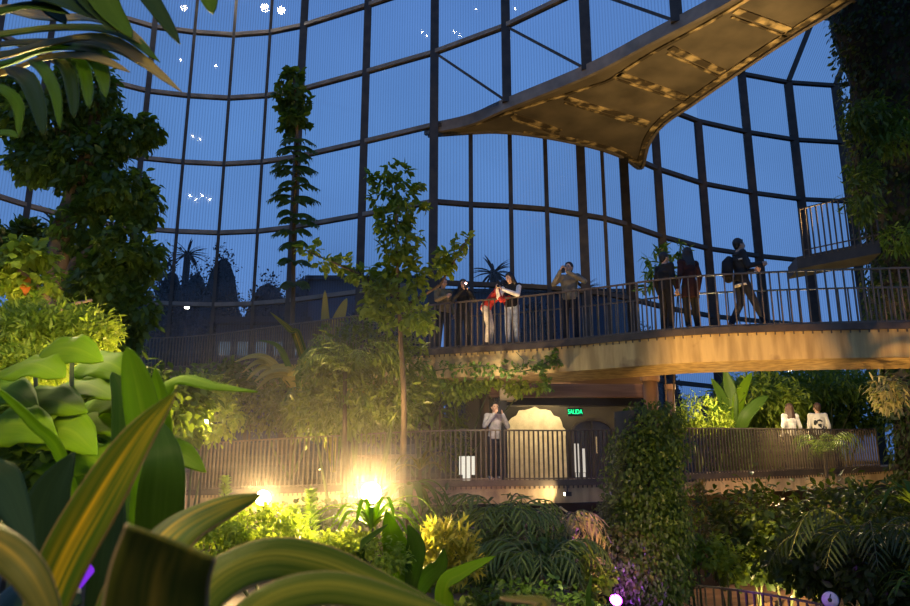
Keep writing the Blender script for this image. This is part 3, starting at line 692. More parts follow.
leafplant('dark_broadleaf_plant', 'dark green broadleaf plant in shade at the lower left edge', 'plant', db, [
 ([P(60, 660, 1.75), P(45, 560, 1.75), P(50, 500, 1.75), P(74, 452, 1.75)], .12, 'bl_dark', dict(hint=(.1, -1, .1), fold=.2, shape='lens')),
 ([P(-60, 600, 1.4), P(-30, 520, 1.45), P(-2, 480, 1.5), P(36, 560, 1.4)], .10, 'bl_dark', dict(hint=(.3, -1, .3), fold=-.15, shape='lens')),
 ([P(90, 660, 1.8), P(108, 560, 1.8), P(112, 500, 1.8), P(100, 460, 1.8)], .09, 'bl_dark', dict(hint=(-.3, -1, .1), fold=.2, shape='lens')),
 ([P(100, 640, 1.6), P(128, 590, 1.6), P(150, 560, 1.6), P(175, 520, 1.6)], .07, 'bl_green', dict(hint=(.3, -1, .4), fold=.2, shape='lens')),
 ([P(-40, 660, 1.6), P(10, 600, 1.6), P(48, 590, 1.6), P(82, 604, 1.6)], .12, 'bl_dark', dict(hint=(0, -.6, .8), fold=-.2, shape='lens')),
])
nb = Vector((-1.3, 2.2, hgt(-1.3, 2.2)))
leafplant('narrow_leaf_plant', 'single narrow lime blade rising to the left edge of the picture', 'plant', nb, [
 ([P(110, 640, 2.1), P(66, 468, 2.0), P(34, 424, 1.95), P(-8, 384, 1.9)], .032, 'bl_lime', dict(hint=(0, -1, .3), fold=.4, shape='strap'))])
# big leaves of the philodendron-like shrub at the left, front edge above the lamp
pb = Vector((-2.6, 5.0, hgt(-2.6, 5)))
t = thing('large_leaf_shrub', pb, 'bright yellow green shrub with very large overlapping leaves at the left', 'shrub')
rr = random.Random(4)
spots = [(72, 356), (112, 372), (35, 372), (86, 392), (128, 402), (50, 408), (104, 424), (10, 398), (68, 438), (136, 446), (92, 466), (22, 432), (118, 484), (60, 470)]
for i, (px, py) in enumerate(spots):
    Y = 3.9 + .05 * i * 0 + rr.uniform(-.25, .5); a = rr.uniform(-.15, .55); L = rr.uniform(27, 38)
    b0 = P(px - L * math.cos(a), py - L * .35 * math.sin(a) - 4, Y + .25); b1 = P(px, py - 7, Y + .05); b2 = P(px + L * math.cos(a), py + L * math.sin(a) + 8, Y - .2)
    o = blade([b0, b1, b2], rr.uniform(.22, .31), 'bl_lime', parent=t, hint=(rr.uniform(-.35, .35), -.85, rr.uniform(.45, .8)), fold=-.12, shape='heart', wave=.12, nu=18, nv=9)
mb = MB()
for i in range(7): mb.tube([pb + Vector((rr.uniform(-.1, .1), 0, -.05)), pb + Vector((rr.uniform(-.4, .5), -.5, .5)), P(*spots[i * 2], 4.35)], [.03, .02, .012], 6)
mb.build('stem', M['stem'], t, True)

# drooping palm crown coming in at the top left
pbs = Vector((-2.9, 2.9, hgt(-2.9, 2.9))); hd = P(-150, 60, 2.9)
t = thing('tall_palm', pbs, 'palm whose long drooping fronds enter at the top left corner', 'palm')
mb = MB(); mb.tube([pbs - Vector((0, 0, .05)), (pbs + hd) / 2 + Vector((-.1, 0, 0)), hd], [.11, .09, .08], 12); mb.build('trunk', M['bark'], t, True)
def strapfrond(ctrls, mats, w):
    for i, c in enumerate(ctrls):
        blade([P(*q) for q in c], w * rr.uniform(.8, 1.2), mats[i % len(mats)], name='leaflet', parent=t, hint=(rr.uniform(-.2, .2), -.8, .6), fold=.35, shape='strap', nu=18, nv=5)
M['bl_straw'] = blade_mat('straw_blade', (0.20, 0.16, 0.06), (0.40, 0.31, 0.13), (0.50, 0.42, 0.2), .6, 7, .25)
strapfrond([
 [(-120, 40, 2.6), (-10, 12, 2.4), (50, 20, 2.3), (105, 22, 2.2), (150, 48, 2.15)],
 [(-120, 50, 2.6), (-10, 38, 2.4), (60, 30, 2.3), (120, 34, 2.2), (160, 62, 2.1)],
 [(-120, 60, 2.6), (-10, 60, 2.4), (50, 46, 2.3), (110, 42, 2.2), (182, 92, 2.05)],
 [(-120, 90, 2.6), (-10, 78, 2.4), (45, 60, 2.3), (90, 58, 2.2), (130, 72, 2.1)],
 [(-120, 70, 2.6), (-10, 48, 2.45), (55, 44, 2.35), (115, 50, 2.25), (150, 70, 2.2)],
 [(-120, 80, 2.6), (-10, 70, 2.45), (45, 52, 2.35), (85, 50, 2.25), (120, 60, 2.2)]], ['bl_straw', 'bl_green', 'bl_straw', 'bl_straw', 'bl_dark', 'bl_green'], .065)
strapfrond([
 [(30, 60, 2.3), (45, 72, 2.25), (56, 95, 2.2), (60, 128, 2.15)], [(55, 58, 2.3), (68, 72, 2.25), (73, 95, 2.2), (74, 118, 2.15)], [(70, 55, 2.3), (83, 68, 2.25), (88, 90, 2.2), (89, 108, 2.1)],
 [(85, 50, 2.3), (96, 60, 2.25), (103, 75, 2.2), (106, 98, 2.1)], [(8, 68, 2.3), (28, 82, 2.25), (38, 105, 2.2), (44, 135, 2.15)],
 [(-30, 92, 2.2), (0, 90, 2.2), (18, 106, 2.2), (19, 136, 2.2)], [(-40, 150, 2.1), (-10, 138, 2.1), (8, 134, 2.1), (18, 138, 2.1)]], ['bl_green', 'bl_dark', 'bl_green'], .05)
strapfrond([
 [(60, -60, 2.0), (75, -20, 2.0), (95, 10, 2.0), (118, 32, 2.0)], [(80, -60, 2.0), (96, -20, 2.0), (108, 10, 2.0), (132, 38, 2.0)], [(110, -60, 2.0), (128, -30, 2.0), (150, 0, 2.0), (180, 44, 2.0)],
 [(190, -60, 2.0), (202, -30, 2.0), (208, -8, 2.0), (213, 14, 2.0)], [(20, -50, 2.1), (35, -12, 2.1), (52, 12, 2.1), (66, 24, 2.1)], [(-60, 30, 2.0), (-10, 18, 2.0), (30, 8, 2.0), (70, 14, 2.0)],
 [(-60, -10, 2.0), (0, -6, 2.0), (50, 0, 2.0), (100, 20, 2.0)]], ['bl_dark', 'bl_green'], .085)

# ---------------------------------------------------------------- the creeper-clad tree on the left
tb = Vector((P(52, 330, 9).x, 9.0, hgt(-5, 9)))
t = thing('creeper_tree', tb, 'tall tree wrapped in dark ivy-like leaves in front of the left glass', 'tree')
mb = MB(); mb.tube([tb - Vector((0, 0, .1)), P(50, 400, 9), P(54, 300, 9), P(62, 230, 9.2), P(90, 150, 9.3), P(100, 90, 9.4)], [.2, .16, .14, .13, .1, .05], 12)
mb.build('trunk', M['bark'], t, True)
mb = MB(); mb.tube([P(56, 312, 9), P(75, 262, 9), P(110, 235, 9), P(138, 228, 9)], [.08, .06, .04, .02], 8); mb.build('branch', M['bark'], t, True); mb = MB(); mb.tube([P(90, 150, 9.3), P(60, 130, 9.2), P(20, 150, 9.2)], [.07, .05, .02], 8)
mb.build('branch', M['bark'], t, True)
lv = Leaves()
foliage(lv, [blob(85, 95, 9.3, 62, 70), blob(40, 120, 9.2, 60, 55), blob(8, 100, 9.4, 50, 60), blob(125, 135, 9.2, 50, 40), blob(150, 128, 9.2, 26, 22), blob(88, 165, 9.2, 66, 60), blob(40, 165, 9.2, 60, 30), blob(122, 192, 9.1, 62, 44), blob(140, 208, 9.1, 40, 30), blob(80, 225, 9.1, 42, 60), blob(125, 252, 9, 66, 50), blob(150, 262, 9, 26, 34), blob(100, 285, 9, 66, 50), blob(132, 310, 9, 46, 46), blob(85, 320, 9, 50, 40), blob(112, 345, 9, 50, 34)], 15000, .122, 'oval', 1.0, .25)
lv.build('foliage', M['lf_ivy'], t)
# sapling with the orange leaf and its pale slanting branch
sb = Vector((P(48, 330, 8).x, 8.0, hgt(-4.7, 8)))
t = thing('sapling', sb, 'yellow green sapling with a pale slanting branch and one orange leaf at the left edge', 'tree')
mb = MB(); mb.tube([sb, P(55, 350, 8), P(50, 300, 8), P(25, 275, 8), P(-6, 254, 8)], [.05, .045, .03, .022, .016], 8); mb.tube([P(50, 318, 8), P(70, 305, 8), P(92, 300, 8)], [.035, .025, .015], 8); mb.build('trunk', M['column'], t, True)
lv = Leaves(); foliage(lv, [blob(20, 268, 8, 62, 42), blob(5, 290, 8, 42, 40), blob(40, 290, 8, 30, 30), blob(30, 258, 8, 40, 30)], 800, .15, 'oval', .6, .3); lv.build('foliage', M['lf_yel'], t)
mb = MB(); o = blade([P(24, 279, 7.9), P(26, 287, 7.85), P(25, 296, 7.85)], .13, 'lf_orange', parent=t, shape='heart', label='single orange leaf')
# trees and shrubs filling the left middle ground
plant('feathery_shrub', 'feathery bright green shrub below the creeper tree at the left edge', 'shrub', [blob(40, 345, 6.5, 110, 70), blob(80, 335, 6.8, 70, 50), blob(15, 325, 7, 60, 40), blob(20, 370, 6, 80, 40)], 11000, .085, 'lance', 'lf_yel', droop=.2)
plant('shaded_shrub', 'shaded shrub filling the corner under the large-leaf shrub', 'shrub', [blob(20, 450, 4.6, 100, 90), blob(70, 470, 4.5, 80, 90)], 2500, .11, 'oval', 'lf_mid', droop=.5)
plant('left_screen_tree', 'dark tree half hidden at the left edge beside the glass', 'tree', [blob(20, 246, 13, 46, 50)], 1200, .2, 'oval', 'lf_dark')
palm('small_palm', 'small dark palm between creeper tree and glass', 'palm', (P(85, 350, 10).x, 10, hgt(-4.6, 10)), P(85, 345, 10), 10, 1.0, .3, 'lf_palm', 12)
plant('backing_shrub', 'dark shrub below the small palm, behind the ginger leaves', 'shrub', [blob(110, 395, 8, 110, 60), blob(170, 400, 9, 70, 50)], 2600, .13, 'oval', 'lf_ivy')
plant('lamp_side_shrub', 'shrub around the small floodlight above the railing', 'shrub', [blob(200, 392, 14, 60, 30), blob(215, 420, 14, 50, 40), blob(180, 425, 13, 50, 50)], 2400, .13, 'oval', 'lf_yel')
# creeper on the thick mullion post at px 295
base = Vector((XY(296, 22.0, -2), 22.0, GROUND)); t = thing('post_creeper', base, 'slim leafy creeper climbing a post high against the blue glass', 'climbing plant')
mb = MB(); cl = [base, P(291, 380, 22), P(293, 300, 22), P(294, 220, 22), P(297, 140, 22), P(294, 75, 22)]; mb.tube(smoothpath(cl, 30), np.linspace(.09, .04, 30), 8); mb.build('stem', M['bark'], t, True)
lv = Leaves(); foliage(lv, [blob(291, 80, 22, 20, 22), blob(292, 100, 22, 28, 30), blob(294, 122, 22, 24, 20)], 700, .28, 'oval', .8, .3)
lv.build('foliage', M['lf_ivy'], t)
for i, py in enumerate((139, 146, 152, 160, 166, 173, 181, 187, 196, 203, 214, 220, 232, 243, 262, 284)):       # tiers of small drooping fronds
    w = 15 * (1 - .35 * abs(py - 195) / 95) + 3
    for s in (-1, 1):
        w_ = w * rng.uniform(.7, 1.3); dz = rng.uniform(-3, 3); a = P(294, py, 22); b = P(294 + s * w_ * .6, py - 2 + dz, 21.7); c = P(294 + s * w_ * 1.2, py + 4 + dz, 21.5)
        frond(t, [a, b, c], 9, .36, 'lf_ivy', 'oval', hang=.9, r=.012)
# slender tree beside the group on the upper walkway
base = Vector((XY(402, 16, -2), 15.2, GROUND + .1)); base.z = hgt(base.x, base.y)
t = thing('slender_tree', base, 'slender young tree with tiers of lit leaves rising in front of the blue glass', 'tree')
mb = MB(); mb.tube(smoothpath([base, P(404, 420, 15.2), P(400, 330, 15.2), P(397, 250, 15.2), P(396, 175, 15.2)], 20), np.linspace(.07, .02, 20), 8); mb.build('trunk', M['bark'], t, True)
mb = MB(); mb.tube([P(400, 310, 15.2), P(440, 285, 15), P(468, 238, 15)], [.04, .03, .01], 6); mb.build('branch', M['bark'], t, True); mb = MB(); mb.tube([P(400, 300, 15.2), P(355, 272, 15), P(305, 250, 15)], [.04, .03, .01], 6); mb.build('branch', M['bark'], t, True)
lv = Leaves()
for px, py, w, h in ((396, 170, 26, 12), (390, 184, 34, 10), (403, 192, 34, 10), (382, 200, 26, 12), (398, 212, 40, 14), (412, 205, 26, 12), (392, 225, 40, 12), (402, 236, 44, 12), (398, 250, 36, 14), (396, 265, 40, 14), (402, 280, 44, 16), (395, 298, 50, 20), (405, 318, 60, 24), (370, 178, 12, 8), (418, 180, 16, 8),
                     (462, 240, 18, 12), (452, 255, 26, 14), (440, 268, 26, 16), (310, 250, 22, 10), (325, 262, 22, 12), (345, 266, 26, 12), (362, 276, 26, 12), (378, 288, 26, 14), (372, 305, 30, 20)):
    foliage(lv, [blob(px, py, 15.1, w, h)], int(w * h / 5.0), .19, 'oval', .3, .3, 8)
lv.build('foliage', M['lf_lit'], t)

# ---------------------------------------------------------------- hazy planting between the two walkways on the left
mid = [
 ('mid_bank_shrub', 'dense shrub under the slender tree, before the far railing', [blob(365, 350, 15.9, 90, 50), blob(402, 357, 15.8, 50, 40), blob(335, 372, 15.9, 70, 36), blob(350, 402, 15.9, 84, 50), blob(398, 396, 15.9, 64, 46), blob(310, 408, 15.9, 50, 34)], 4800, .2, 'lance', 'lf_bank'),
 ('mid_bank_shrub', 'rounded shrub above the lower railing, left of the slender tree', [blob(300, 395, 19.6, 90, 50), blob(260, 410, 19.7, 70, 36), blob(320, 415, 19.5, 80, 36)], 3600, .2, 'lance', 'lf_bank'),
 ('mid_bank_shrub', 'shrub with shining leaves above the lower railing, left of the woman', [blob(400, 400, 19.8, 90, 56), blob(440, 402, 19.7, 50, 50), blob(380, 425, 19.6, 70, 24), blob(447, 440, 19.8, 40, 50)], 4400, .2, 'lance', 'lf_bank'),
 ('mid_bank_shrub', 'dark shrub left of the yellow fronds, behind the small floodlight', [blob(220, 385, 20.3, 70, 40), blob(190, 400, 20.4, 80, 40)], 2600, .2, 'oval', 'lf_ivy'),
]
for nm, lab, bl, n, s, k, m in mid: plant(nm, lab, 'shrub', bl, n, s, k, m, 'shrubs on the bank between the walkways', stemr=.05)
yb = Vector((XY(288, 19.2, 0), 19.2, hgt(-4, 19.2)))
yl = lambda *q: ([P(x, y, 19.0 - .1 * i) for i, (x, y) in enumerate(q)])
t = leafplant('yellow_frond_plant', 'plant with pale yellow strap leaves fanning left above the lower railing', 'plant', yb, [
 (yl((290, 385), (272, 362), (255, 356), (234, 362)), .20, 'bl_gold', dict(hint=(0, -.9, .6), shape='lens')),
 (yl((290, 385), (274, 366), (258, 362), (242, 373)), .20, 'bl_gold', dict(hint=(0, -.9, .6), shape='lens')),
 (yl((292, 388), (278, 370), (262, 367), (246, 381)), .22, 'bl_gold', dict(hint=(0, -.9, .6), shape='lens')),
 (yl((295, 385), (290, 370), (272, 370), (254, 382)), .30, 'bl_gold', dict(hint=(0, -.9, .6), shape='lens')),
 (yl((296, 390), (288, 376), (272, 376), (256, 390)), .24, 'bl_gold', dict(hint=(0, -.9, .6), shape='lens')),
 (yl((296, 390), (286, 360), (276, 345), (258, 340)), .16, 'bl_green', dict(hint=(0, -.9, .6), shape='lens')),
 (yl((298, 390), (300, 366), (310, 350), (326, 346)), .2, 'bl_green', dict(hint=(0, -.9, .6), shape='lens')),
 (yl((298, 392), (312, 378), (326, 374), (342, 382)), .2, 'bl_gold', dict(hint=(0, -.9, .6), shape='lens'))])
bg_ = 'broad-leaved plants scattered on the bank between the walkways'
for px, py, Y, n_, L, w_, mt, lab in ((250, 425, 19.6, 9, 1.0, .16, 'bl_green', 'broad-leaved plant low on the bank above the small pointed shrub'), (310, 400, 19.0, 10, 1.1, .2, 'bl_green', 'broad-leaved plant midway up the bank under the banana plant'), (385, 415, 19.2, 11, 1.1, .18, 'bl_lime', 'bright broad-leaved plant on the bank above the largest floodlight'),
   (430, 425, 19.3, 9, 1.0, .18, 'bl_lime', 'bright broad-leaved plant on the bank just left of the light box'), (350, 395, 18.9, 9, 1.0, .14, 'bl_gold', 'yellowish plant in the middle of the bank'), (215, 400, 20.0, 9, 1.0, .16, 'bl_green', 'broad-leaved plant high on the bank left of the yellow fan leaves'), (440, 385, 18.9, 9, .9, .12, 'bl_gold', 'yellowish plant tucked under the left end of the upper walkway')):
    x = XY(px, Y, ZY(py, Y)); rosette('bank_plant', lab, 'plant', (x, Y, hgt(x, Y)), n_, L, w_, mt, arch=1.0, group=bg_, up0=.8, shape='lens', head=P(px, py, Y))
bb = Vector((XY(335, 20.4, 1), 20.4, hgt(-3.5, 20.4)))
leafplant('banana_plant', 'banana plant with two upright leaves golden as if lit, before the far railing', 'plant', bb, [
 ([bb, P(330, 350, 20.4), P(338, 322, 20.3), P(347, 298, 20.2), ], .42, 'bl_gold', dict(hint=(-.3, -1, .1), shape='paddle')),  # gold on the two upright leaves stands in for light on them
 ([bb, P(326, 350, 20.4), P(325, 320, 20.4), P(325, 290, 20.4)], .3, 'bl_gold', dict(hint=(.9, -1, 0), shape='paddle')),
 ([bb, P(300, 345, 20.4), P(290, 330, 20.3), P(270, 312, 20.2)], .28, 'bl_stripe', dict(hint=(0, -1, 1), shape='lens')),
 ([bb, P(350, 352, 20.4), P(365, 330, 20.3), P(372, 318, 20.2)], .3, 'bl_green', dict(hint=(.2, -1, .3), shape='paddle'))])
palm('mid_bank_palm', 'dull green palm fanning out beside the brightly lit railing end', 'palm', (XY(345, 15.4, 0), 15.4, hgt(-3, 15.4)), P(345, 372, 15.4), 12, 1.3, .35, 'lf_palm', 14)

# vine trailing along the upper walkway edge
pth = [P(425, 372, 17.0), P(455, 368, 16.7), P(490, 366, 16.3), P(520, 372, 16.0), P(548, 362, 15.85), P(556, 356, 15.8)]
t = thing('trailing_vine', pth[0], 'thin vine trailing over the lit face of the upper walkway', 'vine')
mb = MB(); mb.tube(smoothpath(pth, 24), .012, 6)
mb.tube([P(520, 372, 15.95), P(524, 360, 15.9), P(516, 352, 15.9)], .008, 5); mb.tube([P(538, 366, 15.9), P(545, 378, 15.85), P(552, 392, 15.8)], .008, 5); mb.build('stem', M['stem'], t, True)
lv = Leaves()
for p in smoothpath(pth, 60): foliage(lv, [(tuple(p + np.array([0, -.03, rng.uniform(-.15, .1)])), (.1, .05, .12))], 8, .11, 'oval', .5, .3, 4)
for k in range(12): foliage(lv, [blob(540 + k, 368 + k * 2, 15.8, 5, 5)], 4, .1, 'oval', .5, .3, 4)
lv.build('foliage', M['lf_mid'], t)
plant('under_slab_shrub', 'yellow lit shrub under the left end of the upper walkway', 'shrub', [blob(455, 385, 17.6, 60, 26), blob(490, 378, 17.5, 50, 16), blob(525, 386, 17.6, 40, 12)], 2200, .12, 'oval', 'lf_yel', stemr=.03, base=(XY(455, 19, 0), 19.2))

# ---------------------------------------------------------------- around the two big floodlights
rosette('spiky_plant', 'spiky plant with arching shining blades in front of the largest floodlight', 'plant', (XY(372, 8.4, -.6), 8.4, hgt(-.8, 8.4)), 22, .78, .055, 'bl_lime', arch=.75, up0=.9, head=P(372, 528, 8.4))
cg = 'small conical shrubs before the lower railing'
for px, py0, py1, Y, lab in ((225, 478, 530, 9.5, 'small pointed shrub left of the medium floodlight'), (293, 508, 545, 8.7, 'smaller of two pointed shrubs between the floodlights'), (311, 492, 548, 8.8, 'taller of two pointed shrubs between the floodlights')):
    a = P(px, py0, Y); b = P(px, py1, Y); bx = Vector((b.x, Y, hgt(b.x, Y))); t = thing('conical_shrub', bx, lab, 'shrub', cg)
    mb = MB(); mb.tube([bx - Vector((0, 0, .03)), a], [.02, .006], 6); mb.build('stem', M['stem'], t, True)
    lv = Leaves(); n = 260; u = rng.uniform(0, 1, n); ang = rng.uniform(0, 2 * PI, n)
    pos = np.array(b)[None] * (1 - u[:, None]) + np.array(a)[None] * u[:, None]; rad = .085 * (1 - u * .8)
    d = np.c_[np.cos(ang), np.sin(ang), np.full(n, .7)]; pos = pos + d * rad[:, None] * .6
    lv.scatter('oval', pos, d, np.c_[np.zeros(n), np.zeros(n), np.ones(n)], .075); lv.build('foliage', M['lf_lime'], t)
plant('lit_hedge_shrub', 'small-leaved shrub glittering yellow below the medium floodlight', 'shrub', [blob(262, 535, 7.6, 90, 46), blob(215, 545, 7.3, 70, 44), blob(320, 552, 7.6, 60, 30)], 5200, .055, 'oval', 'lf_yel', stemr=.02)
plant('lit_hedge_shrub', 'small-leaved shrub below the largest floodlight', 'shrub', [blob(370, 558, 7.6, 70, 40), blob(345, 545, 8, 60, 24)], 2200, .055, 'oval', 'lf_yel', stemr=.02)
plant('yellow_croton', 'shrub with dense golden yellow leaves at the bottom centre', 'shrub', [blob(447, 545, 8.6, 46, 50), blob(430, 560, 8.4, 40, 30), blob(462, 562, 8.5, 36, 36)], 1700, .12, 'lance', 'lf_gold', droop=-.3, stemr=.02)
rb_ = lambda px, Y, z=-.5: Vector((XY(px, Y, z), Y, hgt(XY(px, Y, z), Y)))
b = rb_(405, 7.9)
leafplant('broadleaf_clump', 'clump of upright broad leaves lit from behind, below the largest floodlight', 'plant', b, [
 ([b, P(398, 560, 7.8), P(392, 535, 7.75), P(386, 510, 7.7)], .26, 'bl_lime', dict(hint=(.2, -1, .1), shape='lens')),
 ([b, P(412, 565, 7.8), P(416, 545, 7.75), P(408, 524, 7.7)], .24, 'bl_green', dict(hint=(-.3, -1, .2), shape='lens')),
 ([b, P(365, 568, 7.7), P(360, 548, 7.4), P(388, 524, 7.2)], .14, 'bl_green', dict(hint=(.2, -.7, .6), shape='lens')),
 ([b, P(370, 580, 7.7), P(340, 565, 7.5), P(318, 552, 7.4)], .22, 'bl_lime', dict(hint=(-.2, -.8, .6), shape='lens')),
 ([b, P(425, 580, 7.8), P(440, 566, 7.7), P(444, 548, 7.6)], .18, 'bl_green', dict(hint=(.1, -1, .2), shape='lens'))])
b = rb_(448, 5.6)
leafplant('single_blade_plant', 'low plant with one bright pointed leaf at the bottom centre', 'plant', b, [
 ([b, P(446, 590, 5.5), P(462, 574, 5.4), P(496, 556, 5.3)], .15, 'bl_lime', dict(hint=(-.2, -.8, .7), shape='lens', fold=.3)),
 ([b, P(590, 640, 5.4), P(588, 600, 5.3), P(592, 572, 5.3)], .05, 'bl_green', dict(hint=(0, -1, 0), shape='lens'))])
t = rosette('stalked_dracaena', 'stalked plant with hanging broad leaves right of the largest floodlight', 'plant', rb_(405, 9.4), 15, .55, .12, 'bl_green', arch=1.4, up0=.55, shape='lens', head=P(408, 492, 9.4))
t = rosette('red_tipped_plant', 'small plant with pinkish spiky leaves beside the lower railing', 'plant', rb_(420, 10.4), 12, .5, .05, 'bl_brown', arch=.6, up0=.9, head=P(420, 470, 10.4))
palm('lady_palm', 'dark palm with fanned fronds under the lower walkway', 'palm', rb_(500, 11, -1), P(505, 530, 11), 15, .95, .36, 'lf_palm', 12, hang=.5, arch=.8)
palm('lady_palm', 'palm with straw-lit drooping leaves under the small spotlight', 'palm', rb_(560, 11.5, -1), P(562, 532, 11.5), 16, .75, .40, 'lf_straw', 9, hang=.8, arch=1.1)
palm('lady_palm', 'low dark palm at the bottom centre, left of the vine pillar', 'palm', rb_(545, 10, -1.2), P(540, 575, 10), 16, .9, .33, 'lf_palm', 12)
plant('undergrowth_shrub', 'dark undergrowth between the palms and the vine pillar', 'shrub', [blob(520, 560, 10.8, 110, 60), blob(575, 580, 10.6, 70, 60), blob(470, 588, 10.2, 80, 50)], 3200, .12, 'oval', 'lf_ivy')
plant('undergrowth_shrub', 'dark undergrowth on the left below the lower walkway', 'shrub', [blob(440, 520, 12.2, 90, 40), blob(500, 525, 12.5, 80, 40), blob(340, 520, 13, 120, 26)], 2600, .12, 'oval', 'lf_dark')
plant('straw_leaf_plant', 'plant with pale curled leaves beside the straw-lit palm', 'plant', [blob(572, 555, 11.2, 26, 30)], 60, .3, 'big', 'lf_straw')

plant('ground_cover', 'low dark ground cover at the very bottom centre, in front of the palms', 'plant', [blob(505, 612, 8.3, 90, 46), blob(555, 612, 8.3, 90, 44), blob(470, 616, 8.0, 60, 40)], 2600, .085, 'oval', 'lf_ivy', stemr=.012)
# vine pillar in the middle
cx = XY(640, 13, -.5); vb = Vector((cx, 13.0, hgt(cx, 13)))
t = thing('vine_pillar', vb, 'thick pillar completely covered in hanging green vine, in the centre right', 'vine')
zt = ZY(412, 13); mb = MB(); mb.tube([(cx, 13, vb.z - .1), (cx + .02, 13, -1), (cx, 13, zt)], [.45, .42, .34], 18); mb.build('pillar', M['rock'], t, True)
lv = Leaves(); foliage(lv, [blob(650, 422, 13, 58, 34, .6), blob(648, 448, 13, 76, 50, .7), blob(645, 485, 13, 80, 60, .75), blob(643, 530, 13, 86, 70, .8), blob(638, 580, 13, 94, 80, .9), blob(664, 540, 12.9, 44, 110, .7), blob(618, 545, 13, 44, 100, .7), blob(640, 500, 12.6, 60, 150, .4), blob(640, 560, 12.5, 70, 120, .4)], 36000, .075, 'oval', 1.3, .2, 14, .7)
lv.build('foliage', M['lf_vine'], t)
plant('red_leaf_shrub', 'shrub with reddish and yellow leaves right of the vine pillar', 'shrub', [blob(695, 500, 15, 26, 36), blob(692, 535, 14.6, 34, 50)], 500, .13, 'lance', 'lf_red', extra=('yellow_leaves', 'lf_yel', 160, .13, 'lance'))
plant('lit_low_shrub', 'low shrub lit yellow right of the vine pillar above the path', 'shrub', [blob(708, 552, 14.6, 60, 26), blob(728, 562, 14.4, 26, 18)], 900, .12, 'oval', 'lf_yel')
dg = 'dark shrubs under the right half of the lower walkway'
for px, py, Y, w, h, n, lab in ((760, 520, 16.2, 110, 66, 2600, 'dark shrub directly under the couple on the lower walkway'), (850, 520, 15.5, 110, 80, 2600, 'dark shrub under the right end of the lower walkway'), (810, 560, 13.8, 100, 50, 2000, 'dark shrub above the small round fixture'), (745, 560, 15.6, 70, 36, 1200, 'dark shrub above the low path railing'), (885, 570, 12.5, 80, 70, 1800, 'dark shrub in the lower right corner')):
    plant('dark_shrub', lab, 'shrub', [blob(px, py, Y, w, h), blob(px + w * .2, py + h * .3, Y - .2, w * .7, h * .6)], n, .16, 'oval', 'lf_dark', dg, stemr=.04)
palm('shadow_palm', 'shadowed palm whose long leaflets catch faint light at the lower right', 'palm', (XY(860, 12.5, -2), 12.5, hgt(5.5, 12.5)), P(872, 560, 12.5), 15, 1.6, .45, 'lf_dark', 18, arch=.8)
rosette('corner_dracaena', 'spiky green plant cut by the right edge below the lower walkway', 'plant', (XY(925, 11.5, -2), 11.5, hgt(5.8, 11.5)), 20, .95, .08, 'bl_green', arch=.7, up0=.9, head=P(915, 505, 11.5))
rosette('corner_dracaena', 'smaller spiky plant at the lower right edge of the picture', 'plant', (XY(925, 11, -2), 11, hgt(5.6, 11)), 16, .75, .06, 'bl_green', arch=.8, up0=.9, head=P(922, 590, 11))

# behind the lower walkway, right
rg = 'shrubs behind the right part of the lower walkway'
for px, py, Y, w, h, n, s, k, m, lab in (
 (760, 400, 22.2, 90, 50, 4200, .22, 'lance', 'lf_yel', 'tall bright shrub left of the couple seen from behind'),
 (830, 385, 23.2, 90, 36, 2600, .24, 'lance', 'lf_mid', 'shrub above and behind the couple'),
 (700, 415, 20.9, 56, 34, 2200, .14, 'lance', 'lf_yel', 'yellow lit low shrub just right of the round columns'),
 (850, 410, 24.0, 70, 40, 2400, .18, 'oval', 'lf_mid', 'shrub right of the couple behind the railing'),
 (745, 452, 21.6, 80, 36, 1700, .15, 'oval', 'lf_mid', 'plant glimpsed between balusters left of the couple'),
 (805, 375, 26, 110, 20, 2000, .22, 'lance', 'lf_mid', 'shrub top right under the upper walkway slab')):
    plant('bank_shrub', lab, 'shrub', [blob(px, py, Y, w, h), blob(px - w * .25, py + h * .25, Y, w * .6, h * .7), blob(px + w * .25, py + h * .2, Y, w * .6, h * .7)], n, s, k, m, rg, stemr=.05, base=(XY(px, Y, 0), Y))
b = Vector((XY(735, 21.7, 0), 21.7, hgt(8, 21.7)))
leafplant('paradise_plant', 'upright plant with broad paddle leaves right of the round columns', 'plant', b, [
 ([b, P(728, 420, 21.4), P(722, 398, 21.3), P(711, 378, 21.2)], .38, 'bl_green', dict(hint=(.3, -1, .2), shape='paddle')),
 ([b, P(732, 415, 21.4), P(730, 390, 21.3), P(724, 368, 21.2)], .36, 'bl_green', dict(hint=(-.3, -1, .2), shape='paddle')),
 ([b, P(737, 415, 21.4), P(740, 395, 21.3), P(752, 372, 21.2)], .36, 'bl_lime', dict(hint=(.1, -1, .2), shape='paddle')),
 ([b, P(725, 425, 21.2), P(715, 408, 21.0), P(700, 396, 20.9)], .36, 'bl_green', dict(hint=(0, -.8, .6), shape='paddle')),
 ([b, P(742, 425, 21.2), P(756, 405, 21.0), P(768, 396, 20.9)], .36, 'bl_green', dict(hint=(0, -.8, .6), shape='paddle'))])
palm('back_palm', 'palm with arching fronds behind the couple on the lower walkway', 'palm', (XY(830, 28.3, 0), 28.3, hgt(12, 28)), P(838, 398, 28.3), 14, 1.9, .5, 'lf_palm', 16)
palm('railing_palm', 'small palm hanging over the lower railing below the man in the patterned top', 'palm', (XY(822, 18.2, -.2), 18.2, hgt(8, 18.2)), P(825, 452, 18.6), 11, .85, .25, 'lf_palm', 14, arch=1.0)
plant('sapling_behind', 'leafy sapling behind the two dark figures on the upper walkway', 'tree', [blob(662, 262, 17.5, 30, 30), blob(676, 250, 17.5, 26, 20), blob(650, 290, 17.5, 14, 30)], 260, .26, 'lance', 'lf_mid', stemr=.03, stemmat='bark', base=(XY(662, 17.6, 0), 17.6))

